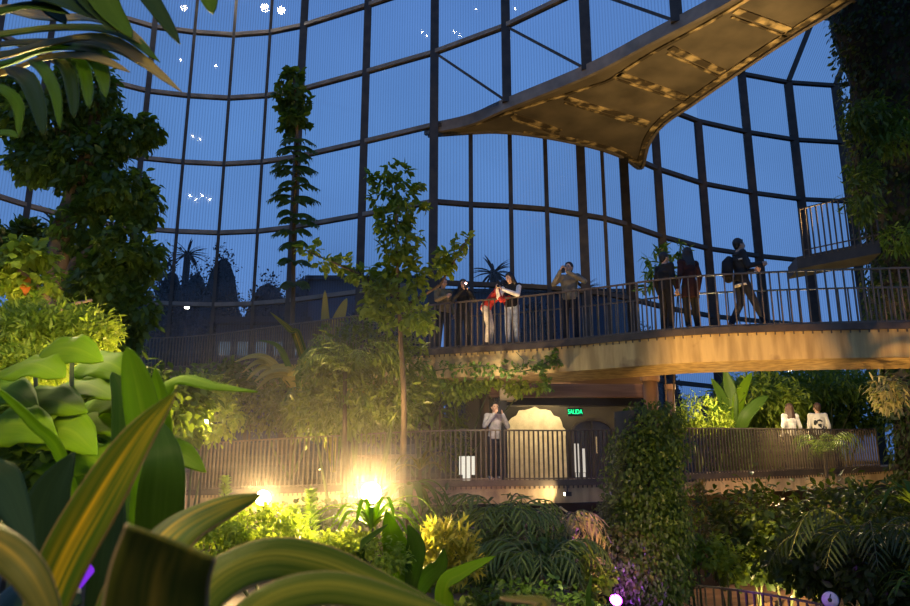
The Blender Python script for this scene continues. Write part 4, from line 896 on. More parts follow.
# dark vine-clad wall at the right edge
xa = XY(858, 19.6, 9); xb = XY(1080, 19.6, 9)
t = thing('vine_wall', ((xa + xb) / 2, 19.2, hgt(10, 19)), 'towering dark wall covered in hanging vines along the right edge', 'vine wall')
mb = MB(); nz_ = 30; nn = 20
for j in range(nz_ + 1):
    for i in range(nn):
        a = 2 * PI * i / nn; z = lerp(GROUND, 21, j / nz_)
        mb.v.append(((xa + xb) / 2 + math.cos(a) * ((xb - xa) / 2 + .2 * math.sin(z * 1.3 + i)), 19.6 + math.sin(a) * (1.9 + .2 * math.sin(z * 1.7 + i * 2)), z))
for j in range(nz_):
    for i in range(nn):
        a = j * nn + i; b = j * nn + (i + 1) % nn; mb.f.append((a, b, b + nn, a + nn))
mb.f += [tuple(range(nn)), tuple(nz_ * nn + i for i in range(nn))]
mb.build('rock_core', M['rock'], t, True)
lv = Leaves(); n = 15000; a = rng.uniform(PI * .95, PI * 1.75, n); z = rng.uniform(-1, 16.5, n)
pos = np.c_[(xa + xb) / 2 + np.cos(a) * ((xb - xa) / 2 + rng.uniform(-.05, .3, n)), 19.6 + np.sin(a) * (1.95 + rng.uniform(-.05, .35, n)), z]
out_ = np.c_[np.cos(a), np.sin(a), np.zeros(n)]
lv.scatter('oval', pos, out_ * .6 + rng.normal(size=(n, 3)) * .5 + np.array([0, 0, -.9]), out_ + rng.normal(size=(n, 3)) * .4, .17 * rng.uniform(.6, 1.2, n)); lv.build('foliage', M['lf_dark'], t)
wg = 'leafy sprays on the vine wall'
for px, py, w, h, n, m, lab in ((872, 118, 66, 30, 800, 'lf_ivy', 'large pale green spray near the top of the vine wall'), (892, 140, 34, 34, 420, 'lf_mid', 'brighter spray just under the large one at the right edge'), (898, 238, 26, 22, 220, 'lf_mid', 'lit leaf spray above the upper walkway railing at the right edge'), (862, 190, 30, 60, 500, 'lf_ivy', 'hanging dull spray on the left face of the vine wall'), (888, 392, 34, 34, 260, 'lf_straw', 'straw coloured hanging spray under the upper walkway at the right edge')):
    c = P(px, py, 17.1 if py < 300 else 18.2); t = thing('leaf_spray', c + Vector((0, .55, 0)), lab, 'plant', wg)
    mb = MB(); mb.tube([c + Vector((.1, .6, .1)), c + Vector((0, .25, .25)), c + Vector((-.15, -.1, -.1))], [.03, .02, .01], 6); mb.build('stem', M['bark'], t, True)
    lv = Leaves(); foliage(lv, [blob(px, py, c.y, w, h, .4)], n, .22, 'lance', .9, .3, 8); lv.build('foliage', M[m], t)
# ================================================================ people
SKIN = plain('skin', (0.55, 0.33, 0.22), .55); SKIN2 = plain('skin_tan', (0.42, 0.24, 0.15), .55)
HAIRB = plain('black_hair', (0.012, 0.010, 0.009), .5); HAIRBR = plain('brown_hair', (0.07, 0.035, 0.018), .5)
EYE = plain('eye_dark', (0.02, 0.015, 0.012), .2); LIP = plain('lips', (0.32, 0.12, 0.09), .5); SHOE = plain('dark_shoe', (0.03, 0.03, 0.03), .6); SHOEW = plain('pale_shoe', (0.5, 0.48, 0.45), .6)
def cloth(name, c, k=1.25): return noise_mat(name, [x * .75 for x in c], [min(1, x * k) for x in c], 9, .9, 0, .35)
dg_ = None
def remeshed(mb, name, voxel, mats, parent, smooth=4):
    me = bpy.data.meshes.new(name); me.from_pydata(mb.v, [], mb.f); me.update()
    o = bpy.data.objects.new(name, me); C.objects.link(o)
    r = o.modifiers.new('r', 'REMESH'); r.mode = 'VOXEL'; r.voxel_size = voxel; r.use_smooth_shade = True
    s = o.modifiers.new('s', 'SMOOTH'); s.iterations = smooth; s.factor = .5
    dg = bpy.context.evaluated_depsgraph_get(); dg.update()
    m2 = bpy.data.meshes.new_from_object(o.evaluated_get(dg)); m2.name = name
    bpy.data.objects.remove(o); bpy.data.meshes.remove(me)
    m2.materials.clear(); m2.materials.append(mats)
    m2.polygons.foreach_set('use_smooth', [True] * len(m2.polygons))
    k = bpy.data.objects.new(name, m2); C.objects.link(k); k.parent = parent
    return k
def V3(*a): return Vector(a)
def capsule(mb, a, b, ra, rb, n=10, side=None, flat=1.0):
    mb.ball(a, ra, n, 7) if flat == 1 else None; mb.ball(b, rb, n, 7) if flat == 1 else None
    mb.tube([a, b], [ra, rb], n, side, flat)
def person(label, loc, rz, pose, jc, pc, hair=HAIRB, skin=SKIN, long_hair=False, h=1.7, group=None, sleeves=None, coat=0.0, shoes=SHOE, female=False, mask=None):
    """local axes: x = right hand side, y = forward, z = up. pose overrides joints given for a 1.7 m body."""
    J = dict(pel=V3(0, 0, .93), waist=V3(0, .005, 1.08), chest=V3(0, 0, 1.28), neck=V3(0, -.01, 1.43), head=V3(0, .02, 1.585), look=V3(0, 1, 0),
             shR=V3(.175, 0, 1.385), shL=V3(-.175, 0, 1.385), elR=V3(.235, -.03, 1.11), elL=V3(-.235, -.03, 1.11), wrR=V3(.25, .06, .87), wrL=V3(-.25, .06, .87),
             hipR=V3(.085, 0, .9), hipL=V3(-.085, 0, .9), knR=V3(.10, .02, .49), knL=V3(-.10, .02, .49), anR=V3(.11, -.02, .085), anL=V3(-.11, -.02, .085), hdR=V3(0, .1, -1), hdL=V3(0, .1, -1), curl=.5)
    for k, v in pose.items(): J[k] = Vector(v) if k != 'curl' else v
    k = h / 1.7
    for q in J:
        if q not in ('look', 'hdR', 'hdL', 'curl'): J[q] = J[q] * k
    sw = .9 if female else 1.0
    root = thing('person', loc, label, 'person', group); root.rotation_euler.z = R(rz)
    # ---- the body, one skin surface from soles to crown
    b = MB(); X = V3(1, 0, 0); ax = (J['shR'] - J['shL']).normalized()
    b.tube([J['pel'] - V3(0, 0, .06) * k, J['pel'], J['waist'], J['chest'], J['neck'] - V3(0, 0, .05) * k], [.12 * k, .145 * k, .125 * k * sw, .155 * k * sw, .10 * k], 16, ax, .68)
    b.tube([J['neck'] - V3(0, 0, .04), J['head'] - V3(0, .01, .04)], [.056 * k, .05 * k], 10)
    for s in 'RL':
        capsule(b, J['neck'] - V3(0, 0, .055) * k, J['sh' + s], .055 * k, .058 * k); capsule(b, J['sh' + s], J['el' + s], .05 * k * sw, .038 * k * sw); capsule(b, J['el' + s], J['wr' + s], .038 * k * sw, .025 * k)
        capsule(b, J['hip' + s], J['kn' + s], .085 * k, .055 * k); capsule(b, J['kn' + s], J['an' + s], .053 * k, .035 * k)
        mid = J['kn' + s].lerp(J['an' + s], .3); b.ball(mid - V3(0, .012, 0), .052 * k, 8, 6)
        f = (J['an' + s] + V3(0, .13, -.055)); capsule(b, J['an' + s] + V3(0, -.02, -.045), f, .035, .032)
        # hand: palm, four unequal fingers bent at the knuckles, a thumb from the side of the palm
        d = J['hd' + s].normalized(); w = J['wr' + s]; sgn = 1 if s == 'R' else -1
        nrm = V3(-sgn, 0, 0) - d * V3(-sgn, 0, 0).dot(d)
        if nrm.length < .3: nrm = V3(0, 1, 0) - d * d.y
        nrm.normalize(); sd = d.cross(nrm).normalized()
        pe = w + d * .085; b.tube([w, w + d * .03, pe], [.026, .04, .042], 10, sd, .42)
        c = J['curl']
        for i, ln in enumerate((.068, .078, .072, .056)):
            o_ = (i - 1.5) * .023; p0 = pe - d * .012 + sd * o_; p1 = p0 + (d + nrm * c * .4).normalized() * ln * .5; p2 = p1 + (d * (1 - c) + nrm * c).normalized() * ln * .33; p3 = p2 + (d * (1 - 1.7 * c) + nrm * c).normalized() * ln * .25
            b.tube([p0, p1, p2, p3], [.0105, .010, .009, .008], 7); b.ball(p3, .008, 7, 5)
        q0 = w + d * .03 - sd * .025; q1 = q0 - sd * .028 + d * .026 + nrm * .012; q2 = q1 + d * .03 - sd * .004 + nrm * .014
        b.tube([q0, q1, q2], [.014, .0115, .0095], 7); b.ball(q2, .0095, 7, 5)
    # head turned by look
    lk = J['look'].normalized(); rt = lk.cross(V3(0, 0, 1)).normalized(); up = rt.cross(lk)
    Rm = Matrix((rt, lk, up)).transposed()
    H = J['head']; hp = lambda x, y, z: H + Rm @ (V3(x, y, z) * k)
    b.ball(hp(0, -.01, .015), .098 * k, 16, 12, (.80, .98, 1.05), Rm); b.ball(hp(0, .025, -.045), .07 * k, 14, 10, (.82, .9, 1.0), Rm); b.ball(hp(0, .05, -.088), .03 * k, 10, 7, (1.1, .9, .8), Rm)
    b.tube([hp(0, .085, .02), hp(0, .108, -.022)], [.008, .017], 7); b.ball(hp(0, .1, -.027), .014, 7, 5); b.ball(hp(0, .082, .03), .02, 8, 5, (2.2, .6, .5), Rm)
    for s in (-1, 1): b.ball(hp(.082 * s, -.008, -.012), .026 * k, 8, 6, (.35, .7, 1.15), Rm); b.ball(hp(.04 * s, .062, -.03), .026, 8, 6)
    body = remeshed(b, 'body', .0095, skin, root, 2)
    # ---- face details
    e = MB()
    for s in (-1, 1): e.ball(hp(.032 * s, .083, .006), .0105, 8, 6, (1.25, .6, .7), Rm)
    e.build('eyes', EYE, root, True).location = (0, 0, 0)
    e = MB(); e.ball(hp(0, .094, -.058), .02, 8, 6, (1.2, .35, .3), Rm); e.build('mouth', LIP, root, True).location = (0, 0, 0)
    # ---- hair
    e = MB(); e.ball(hp(0, -.027, .036), .106 * k, 16, 12, (.88, .94, 1.0), Rm); e.ball(hp(0, .045, .088), .045, 10, 7, (1.5, .8, .5), Rm); e.ball(hp(0, -.06, -.02), .075, 12, 8, (1.05, .7, 1.1), Rm)
    if long_hair:
        for s in (-1, -.5, 0, .5, 1):
            e.tube([hp(.055 * s, -.06 + .03 * abs(s), .03), hp(.085 * s, -.065 + .045 * abs(s), -.08), hp(.085 * s, -.085 + .02 * abs(s), -.22), hp(.06 * s, -.095, -.36 + .04 * abs(s))], [.06, .05, .048, .026], 9)
    remeshed(e, 'hair', .012, hair, root, 2)
    # ---- clothes: jacket with sleeves, trousers, shoes
    e = MB(); hem = J['pel'] - V3(0, 0, .05 + coat)
    e.tube([hem, J['pel'], J['waist'], J['chest'], J['neck'] - V3(0, 0, .04) * k], [(.175 + coat * .1) * k, .17 * k, .155 * k * sw, .185 * k * sw, .105 * k], 18, ax, .74)
    for s in 'RL':
        capsule(e, J['neck'] - V3(0, 0, .06) * k, J['sh' + s], .07 * k, .075 * k)
        if sleeves is None: capsule(e, J['sh' + s], J['el' + s], .07 * k * sw, .057 * k); capsule(e, J['el' + s], J['wr' + s] - (J['wr' + s] - J['el' + s]) * .05, .056 * k, .042 * k)
    e.tube([J['neck'] - V3(0, 0, .05), J['neck'] + V3(0, 0, .015)], [.088 * k, .07 * k], 12)
    jk = remeshed(e, 'jacket', .014, jc, root, 3)
    if sleeves is not None:
        e = MB()
        for s in 'RL': capsule(e, J['sh' + s], J['el' + s], .068 * k * sw, .056 * k); capsule(e, J['el' + s], J['wr' + s] - (J['wr' + s] - J['el' + s]) * .05, .056 * k, .04 * k)
        remeshed(e, 'sleeves', .013, sleeves, root, 3)
    e = MB(); e.tube([J['pel'] + V3(0, 0, .09), J['pel'], J['pel'] - V3(0, 0, .08)], [.14 * k, .158 * k, .135 * k], 16, ax, .72)
    for s in 'RL': capsule(e, J['hip' + s], J['kn' + s], .098 * k, .07 * k); e.tube([J['kn' + s], J['an' + s] + V3(0, 0, .01)], [.07 * k, .058 * k], 12); e.ball(J['kn' + s], .07 * k, 10, 7)
    remeshed(e, 'trousers', .014, pc, root, 3)
    for s in 'RL':
        e = MB(); a = J['an' + s]; e.tube([a + V3(0, -.07, -.045), a + V3(0, .03, -.045), a + V3(0, .155, -.058)], [.042, .046, .034], 10, X, .9); e.ball(a + V3(0, .155, -.058), .034, 9, 6); e.ball(a + V3(0, -.07, -.045), .042, 9, 6)
        e.tube([a + V3(0, -.02, -.04), a + V3(0, -.01, .03)], [.05, .048], 10)
        o = e.build('shoe', shoes, root, True); o.location = (0, 0, 0)
    root['j'] = 0; del root['j']
    return root, J, hp
def onperson(root, p): return root.location + Matrix.Rotation(root.rotation_euler.z, 3, 'Z') @ Vector(p)
def phone(root, p, d, label, lit=0, size=(.075, .009, .15)):
    """a phone held at local p, its screen facing local direction d"""
    d = Vector(d).normalized(); w = onperson(root, p); t = thing('phone', w, label, 'phone'); t.rotation_euler.z = root.rotation_euler.z + math.atan2(d.x, -d.y) 
    mb = MB(); mb.box((0, 0, 0), size); o = mb.build('phone_body', M['black'], t); o.location = (0, 0, 0)
    mb = MB(); mb.box((0, -.0055, 0), (size[0] * .9, .002, size[2] * .92)); o = mb.build('screen', emit_mat('phone_screen_%s' % lit, (.8, .9, 1), lit) if lit else M['doorglass'], t); o.location = (0, 0, 0)
    return t
def upos(px, z=2.9, back=.75, path=None):
    if path is None: back = back * .35
    path = path or upath; pts = np.array(path); pr = 455 + F * pts[:, 0] / (pts[:, 1] * cT + pts[:, 2] * sT); o = np.argsort(pr)
    Y = float(np.interp(px, pr[o], pts[o, 1])) + back; zz = float(np.interp(px, pr[o], pts[o, 2]))
    return Vector((XY(px, Y, zz + .9), Y, zz + .06))
hands_up = dict(elR=(.27, .10, 1.16), elL=(-.27, .10, 1.16), wrR=(.09, .27, 1.42), wrL=(-.09, .27, 1.42), hdR=(-.35, .25, .9), hdL=(.35, .25, .9), curl=.8)
olive = cloth('olive_jacket', (.20, .15, .07)); dark = cloth('dark_cloth', (.009, .009, .010)); denim = cloth('dark_denim', (.010, .014, .028)); ltden = cloth('light_denim', (.38, .42, .5)); cream = cloth('cream_trousers', (.62, .55, .45))
white = cloth('white_cloth', (.75, .70, .62)); redj = cloth('red_jacket', (.42, .03, .02)); grey = cloth('grey_olive_knit', (.17, .155, .12)); dred = cloth('dark_red_coat', (.022, .004, .004)); dgrey = cloth('dark_grey_jacket', (.020, .022, .026)); bdenim = cloth('grey_denim_jacket', (.34, .33, .34))
gU = None
r1, J, hp = person('man in an olive jacket standing behind leaves at the left of the upper walkway', upos(443), 215, dict(look=(.3, 1, -.1), elR=(.26, .12, 1.13), wrR=(.12, .3, 1.2), hdR=(-.3, 1, .2)), olive, dark, h=1.74)
r2, J, hp = person('dark-haired person in black filming with a glowing phone, beside the olive-jacketed man', upos(463, back=.6), 190, dict(hands_up, wrR=(.06, .28, 1.40), wrL=(-.06, .28, 1.38)), dark, dark, long_hair=True, h=1.64, female=True)
phone(r2, (0, .34, 1.43), (0, -1, 0), 'phone with a glowing back held up by the black-clad person on the upper walkway', 0)
q = onperson(r2, (0.0, .36, 1.46)); mb = MB(); mb.ball(q, .022, 8, 6, (1, .4, 1)); mb.box(q + Vector((0, .012, 0)), (.03, .01, .03)); tag(mb.build('phone_light', emit_mat('phone_lamp', (1, .55, .45), 14)), 'small pinkish light glowing at the phone of the black-clad person', 'phone light')
r3, J, hp = person('person in a red jacket bending forward over the railing in pale trousers', upos(489, back=.5), 250, dict(pel=(0, -.08, .93), waist=(0, .02, 1.06), chest=(0, .17, 1.20), neck=(0, .28, 1.30), head=(0, .37, 1.41), look=(0, 1, -.35), shR=(.17, .24, 1.27), shL=(-.17, .24, 1.27), elR=(.22, .36, 1.02), elL=(-.22, .36, 1.02), wrR=(.1, .55, 1.12), wrL=(-.1, .55, 1.12), hdR=(0, 1, .1), hdL=(0, 1, .1), hipR=(.085, -.07, .9), hipL=(-.085, -.07, .9)), redj, cream, h=1.68, female=True)
r4, J, hp = person('long-haired woman with white sleeves, dark vest and light jeans looking down at a phone', upos(512, back=.5), 160, dict(look=(.5, .8, -.35), elR=(.26, .16, 1.10), elL=(-.2, .22, 1.12), wrR=(.24, .36, 1.26), wrL=(.12, .36, 1.24), hdR=(0, .6, .8), hdL=(.6, .6, .6), head=(.03, .05, 1.575), curl=.8), dark, ltden, sleeves=white, long_hair=True, h=1.68, female=True)
phone(r4, (.19, .43, 1.33), (0, -1, 0), 'phone held by the woman with white sleeves', 3)
r5, J, hp = person('man in a grey olive sweater raising a phone with both hands, elbows wide', upos(570), 165, dict(elR=(.31, .12, 1.22), elL=(-.33, .12, 1.24), wrR=(.13, .30, 1.46), wrL=(.02, .30, 1.44), hdR=(-.3, .3, .9), hdL=(.3, .3, .9), look=(.25, 1, .1), curl=.8), grey, denim, h=1.78, skin=SKIN)
phone(r5, (.08, .36, 1.53), (0, -1, 0), 'dark phone raised by the man in the grey olive sweater', 0)
r6, J, hp = person('dark figure with short hair, shorter of two standing close together on the upper walkway', upos(666), 300, dict(look=(.2, 1, 0)), dark, dark, h=1.70)
r7, J, hp = person('figure with long dark hair in a dark red coat, back turned, on the upper walkway', upos(690, back=.7), 20, dict(), dred, dark, long_hair=True, h=1.74, coat=.22, female=True)
r8, J, hp = person('man with a backpack walking right along the upper walkway in a dark jacket', upos(742, back=.6), 270, dict(look=(-.1, 1, .05), knR=(.09, .16, .50), anR=(.09, .33, .10), knL=(-.09, -.02, .49), anL=(-.09, -.22, .10), elR=(.24, .06, 1.12), wrR=(.18, .32, 1.18), hdR=(0, 1, .1), elL=(-.25, .06, 1.12), wrL=(-.2, .32, 1.16), hdL=(0, 1, .1)), dgrey, denim, h=1.84)
def localbox(root, parts, name, label, cat):
    t = thing(name, root.location, label, cat); t.rotation_euler.z = root.rotation_euler.z
    for nm, fn, mt in parts:
        mb = MB(); fn(mb); o = mb.build(nm, mt, t, True); o.location = (0, 0, 0)
    return t
localbox(r8, [('pack_body', lambda m: (m.tube([(0, -.24, .98), (0, -.27, 1.1), (0, -.25, 1.36), (0, -.2, 1.45)], [.12, .17, .16, .09], 12, (1, 0, 0), .62), m.ball((0, -.24, .98), .12, 10, 6, (1, .6, .4))), dark),
              ('strap', lambda m: [m.tube([(s * .11, -.18, 1.46), (s * .12, -.02, 1.50), (s * .12, .15, 1.36), (s * .15, .10, 1.14), (s * .15, -.14, 1.05)], .02, 6) for s in (-1, 1)], M['black'])], 'backpack', 'dark backpack on the back of the walking man', 'backpack')
# white hem and chest stripe of the walker's shirt belong to him
mb = MB(); mb.tube([(0, 0, .845), (0, 0, .885)], [.192, .19], 20, (1, 0, 0), .76); o = mb.build('shirt_hem', white, r8, True); o.location = (0, 0, 0)
mb = MB(); mb.tube([(0.19, -.10, 1.36), (.235, 0, 1.37), (.19, .12, 1.36)], [.016, .02, .016], 8); o = mb.build('jacket_stripe', white, r8, True); o.location = (0, 0, 0)
def lpos(px, back, feetpy=None): return upos(px, back=back, path=lpath)
r9, J, hp = person('woman in a pale grey denim jacket raising a phone on the lower walkway', lpos(495, .4), 195, hands_up, bdenim, denim, long_hair=False, h=1.68, female=True, shoes=SHOEW)
phone(r9, (0, .34, 1.47), (0, -1, 0), 'phone held before the face of the woman on the lower walkway', 0)
r10, J, hp = person('person with long brown hair and cream top seen from behind on the lower walkway', lpos(792, .45), 10, dict(elR=(.26, .0, 1.12), wrR=(.3, .08, .9)), white, dark, hair=HAIRBR, long_hair=True, h=1.72, female=True)
# printed sweatshirt: cream with a dark graphic on the back
m, nt, out = new_mat('printed_sweatshirt'); L = nt.links.new
tc = N(nt, 'ShaderNodeTexCoord'); sp = N(nt, 'ShaderNodeSeparateXYZ'); L(tc.outputs['Object'], sp.inputs[0])
no = N(nt, 'ShaderNodeTexNoise', Scale=11, Detail=3); L(tc.outputs['Object'], no.inputs['Vector'])
def band(src, a, b):
    x = N(nt, 'ShaderNodeMath', operation='COMPARE'); L(src, x.inputs[0]); x.inputs[1].default_value = (a + b) / 2; x.inputs[2].default_value = (b - a) / 2; return x
bz = band(sp.outputs['Z'], 1.06, 1.36); bx = band(sp.outputs['X'], -.13, .13); gt = N(nt, 'ShaderNodeMath', operation='GREATER_THAN'); L(no.outputs['Fac'], gt.inputs[0]); gt.inputs[1].default_value = .5
a1 = N(nt, 'ShaderNodeMath', operation='MULTIPLY'); L(bz.outputs[0], a1.inputs[0]); L(bx.outputs[0], a1.inputs[1]); a2 = N(nt, 'ShaderNodeMath', operation='MULTIPLY'); L(a1.outputs[0], a2.inputs[0]); L(gt.outputs[0], a2.inputs[1])
mx = N(nt, 'ShaderNodeMixRGB'); L(a2.outputs[0], mx.inputs[0]); mx.inputs[1].default_value = (.7, .64, .52, 1); mx.inputs[2].default_value = (.03, .03, .03, 1)
bs = N(nt, 'ShaderNodeBsdfPrincipled', Roughness=.9); L(mx.outputs[0], bs.inputs['Base Color']); L(bs.outputs[0], out.inputs['Surface'])
r11, J, hp = person('person with short hair in a cream sweatshirt with dark print, back turned', lpos(820, .45), -15, dict(look=(-.5, 1, 0)), m, dark, hair=HAIRBR, h=1.76)

# ================================================================ lamps
def aim(o, target): o.rotation_euler = (Vector(target) - Vector(o.location)).to_track_quat('-Z', 'Y').to_euler()
WARM = (1.0, 0.66, 0.28)
def spot(loc, target, power, cone=70, color=WARM, size=.1, blend=.6, name='spot_light'):
    l = bpy.data.lights.new(name, 'SPOT'); l.energy = power; l.color = color; l.spot_size = R(cone); l.spot_blend = blend; l.shadow_soft_size = size
    o = bpy.data.objects.new(name, l); C.objects.link(o); o.location = loc; aim(o, target); return o
def point(loc, power, color=WARM, size=.08, name='point_light'):
    l = bpy.data.lights.new(name, 'POINT'); l.energy = power; l.color = color; l.shadow_soft_size = size
    o = bpy.data.objects.new(name, l); C.objects.link(o); o.location = loc; return o
def area(loc, target, power, sx, sy, color=WARM, name='area_light'):
    l = bpy.data.lights.new(name, 'AREA'); l.energy = power; l.color = color; l.shape = 'RECTANGLE'; l.size = sx; l.size_y = sy
    o = bpy.data.objects.new(name, l); C.objects.link(o); o.location = loc; aim(o, target); return o
def floodlight(p, target, r, strength, label, color=(1, .82, .5), group='floodlights in the planting', stand=True, name='floodlight', cat='lamp'):
    p = Vector(p); d = (Vector(target) - p).normalized(); g = hgt(p.x, p.y)
    t = thing(name, (p.x, p.y, g if stand else p.z), label, cat, group)
    mb = MB(); mb.tube([p - d * r * 2.2, p - d * r * 1.2, p - d * .01], [r * .55, r * 1.0, r * 1.12], 18); mb.build('housing', M['black'], t, True)
    mb = MB(); mb.tube([p - d * .012, p + d * .006], [r * .98, r * .98], 18); mb.build('lens', emit_mat('lens_' + name, color, strength), t)
    if stand:
        mb = MB(); mb.tube([(p.x, p.y, g - .04), p - d * r * 1.5], [.018, .018], 8); mb.build('spike', M['black'], t)
    return t, p + d * .06
cam0 = Vector((0, 0, 0))
pA = P(371, 493, 9.0); t, l = floodlight(pA, (-.3, 0, .3), .115, 170, 'largest and brightest floodlight, below the slender tree in front of the lower railing')
spot(l, (-.6, 0, .6), 1100, 150, WARM, .08)
pB = P(263, 498, 9.6); t, l = floodlight(pB, (-.3, 0, .2), .09, 150, 'medium floodlight left of the brightest one, above the glittering shrub')
spot(l, (-.6, 0, .6), 650, 150, WARM, .07)
pC = P(205, 422, 13.6); t, l = floodlight(pC, (-.3, 0, .2), .05, 130, 'small distant floodlight at the left end of the lower railing')
spot(l, (-1, 0, .5), 130, 150, WARM, .06)
# uplights of the garden beds
gl = 'uplights hidden in the beds'
def uplight(p, target, power, cone, label, color=WARM, r=.07, em=12, size=.1):
    t, l = floodlight(p, target, r, em, label, color, None, True, 'uplight'); spot(l, target, power, cone, color, size); return t
def onground(x, y, up=.35): return Vector((x, y, hgt(x, y) + up))
SL = (1, .56, .17)
uplight(onground(4.5, 8.5), (5.6, 14.7, 1.7), 2200, 29, 'uplight below the picture that lights the face of the upper walkway right of the pillar', SL)
uplight(onground(5.8, 8.5), (8.8, 14.2, 1.7), 2000, 29, 'uplight below the picture that lights the right end of the face of the upper walkway', SL)
uplight(onground(2.9, 8.3), (1.9, 16, 2.7), 750, 50, 'uplight below the picture that lights the middle of the upper walkway', SL)
uplight(onground(-3.6, 5.6, .3), (-4.6, 9, 2.6), 400, 95, 'uplight under the creeper tree at the left')
uplight(onground(-4.1, 7.4, .3), (-4.4, 9.3, 2.0), 300, 80, 'uplight close to the trunk of the creeper tree', (1, .8, .35))
uplight(Vector((1.1, 7.0, hgt(1.1, 7.0) + .12)), (1.5, 11.3, -.8), 110, 80, 'added uplight that warms the palms under the lower walkway', (1, .78, .35), .05)  # fill uplight added to warm the palms
# fill points without fixtures, added to brighten the leaves at the left
point((-1.5, 3.0, 1.3), 75, (1, .8, .33), .12)
point((-1.35, 2.75, -.55), 35, (1, .8, .33), .08)
point(P(60, 300, 5.0), 40, (1, .82, .4), .1)
point((-.7, .1, 1.5), 62, (1, .78, .30), .15)
uplight(onground(-2.6, 12.6, .3), (-6, 29, 12), 2600, 75, 'uplight behind the planting that lights the rings of the left glass', r=.05)
uplight(onground(-1.9, 13.4, .3), (-1.2, 15.2, 4.5), 1500, 62, 'uplight at the foot of the slender tree', r=.05)
uplight(onground(-3.2, 14.6, .3), (-3.6, 19, 1.2), 700, 110, 'uplight under the lower walkway that lights the bank behind it', r=.05)
# uplight added on the stub to brighten the gallery soffit
ts, l = floodlight((10.35, 18.5, 5.84), (6.5, 23, 12.7), .07, 12, 'added uplight standing on the short upper walkway stub, aimed at the gallery soffit', WARM, None, False, 'uplight'); spot(l, (6.0, 23, 12.7), 1100, 100, WARM, .1)
# lower walkway: ceiling lamps of the doorway recess
area((XY(540, 19.9, 2), 19.95, 2.55), (XY(540, 19.9, 2), 21.2, .6), 16, 1.6, .2, (1, .78, .42))
area((XY(560, 20.7, 2), 20.6, 2.5), (XY(535, 20.7, 2), 21.0, .0), 14, 1.2, .2, (1, .8, .45))
point((XY(495, 16, 1.2), 15.6, 1.9), 40, (1, .78, .5), .1)  # fill point added in mid-air to brighten the woman, no fixture
# bank lights right of the columns
point((XY(730, 19.7, 1.2), 19.7, 2.1), 130, (1, .74, .36), .12)
point((XY(812, 19, 1.9), 18.6, 2.1), 60, (1, .74, .4), .12)
spot(onground(5.6, 13.5, .5), (8.6, 18.7, .6), 1300, 75)
# uplight added in the bed to brighten the group at the railing
uplight(onground(-.2, 12.4, .3), P(484, 305, 16.6), 900, 26, 'added uplight that lights the group at the railing of the upper walkway', (1, .74, .45), .05)
uplight(onground(3.6, 10.4), (3.2, 13, .2), 90, 60, 'added uplight that brightens the front of the vine pillar', (1, .8, .4), .05)  # fill uplight added to make the pillar's leaves brighter
uplight(onground(8.2, 16.6), (10.2, 19.4, 9), 420, 60, 'uplight at the foot of the vine wall', (1, .8, .4), .05)
# small spotlight fixed to the underside edge of the lower walkway
q = P(568, 494, 16.45); t = thing('spotlight', q, 'small black spotlight clamped under the lower walkway edge', 'lamp')
mb = MB(); mb.box(q, (.14, .1, .09)); mb.tube([q, q + Vector((0, .1, .18))], .015, 6); mb.build('housing', M['black'], t)
mb = MB(); mb.box(q + Vector((-.075, -.01, 0)), (.01, .07, .06)); mb.build('lens', emit_mat('small_lens', (1, .85, .55), 20), t)
spot(q + Vector((-.12, -.16, -.02)), q + Vector((-.7, .12, .12)), 30, 110, (1, .75, .4), .04)
# pale pipes hanging under the lower walkway
t = thing('hanging_pipe', P(545, 515, 15.9), 'pale thin pipework hanging under the lower walkway edge', 'pipe')
mb = MB(); mb.tube([P(528, 532, 15.9), P(545, 525, 15.9), P(570, 520, 15.9), P(594, 517, 15.9)], .025, 8); mb.tube([P(541, 508, 16.3), P(548, 524, 15.9)], .02, 8); mb.tube([P(560, 507, 16.3), P(577, 519, 15.9)], .02, 8); mb.build('pipework', M['pipe'], t, True)
mb = MB(); mb.ball(P(570, 520, 15.9), .04, 8, 6); mb.build('joint', M['black'], t)
# purple lamps
for p, r, s, pw, lab in ((P(616, 600, 11.9), .09, 22, 260, 'purple floodlight glowing at the foot of the vine pillar'), ):
    t, l = floodlight(p, (p.x + .3, p.y - 2, p.z + 1.5), r, s, lab, (.42, .03, 1), None, True, 'purple_floodlight'); point(l + Vector((0, -.05, .08)), pw * .22, (.4, .05, 1), .1); spot(l, (P(640, 540, 13)), pw * .1, 120, (.4, .05, 1), .08)
# purple lamp in the foreground: a short tube with a pale ring
a, b = P(64, 592, 1.62), P(84, 566, 1.66)
t = thing('purple_tube_lamp', (a.x, a.y, hgt(a.x, a.y)), 'short purple tube lamp with a pale ring, low at the left behind the striped leaf', 'lamp')
mb = MB(); mb.tube([a, b], [.022, .024], 12); mb.build('tube', emit_mat('purple_tube', (.22, .03, .75), .55), t, True)
mb = MB()
for k in range(9): mb.ball(a + Vector((.026 * math.cos(k * .7), .0, .02 * math.sin(k * .7))), .009, 8, 6)
mb.build('ring', M['pipe'], t, True)
mb = MB(); mb.tube([(a.x, a.y, hgt(a.x, a.y)), a], .008, 6); mb.build('spike', M['black'], t)
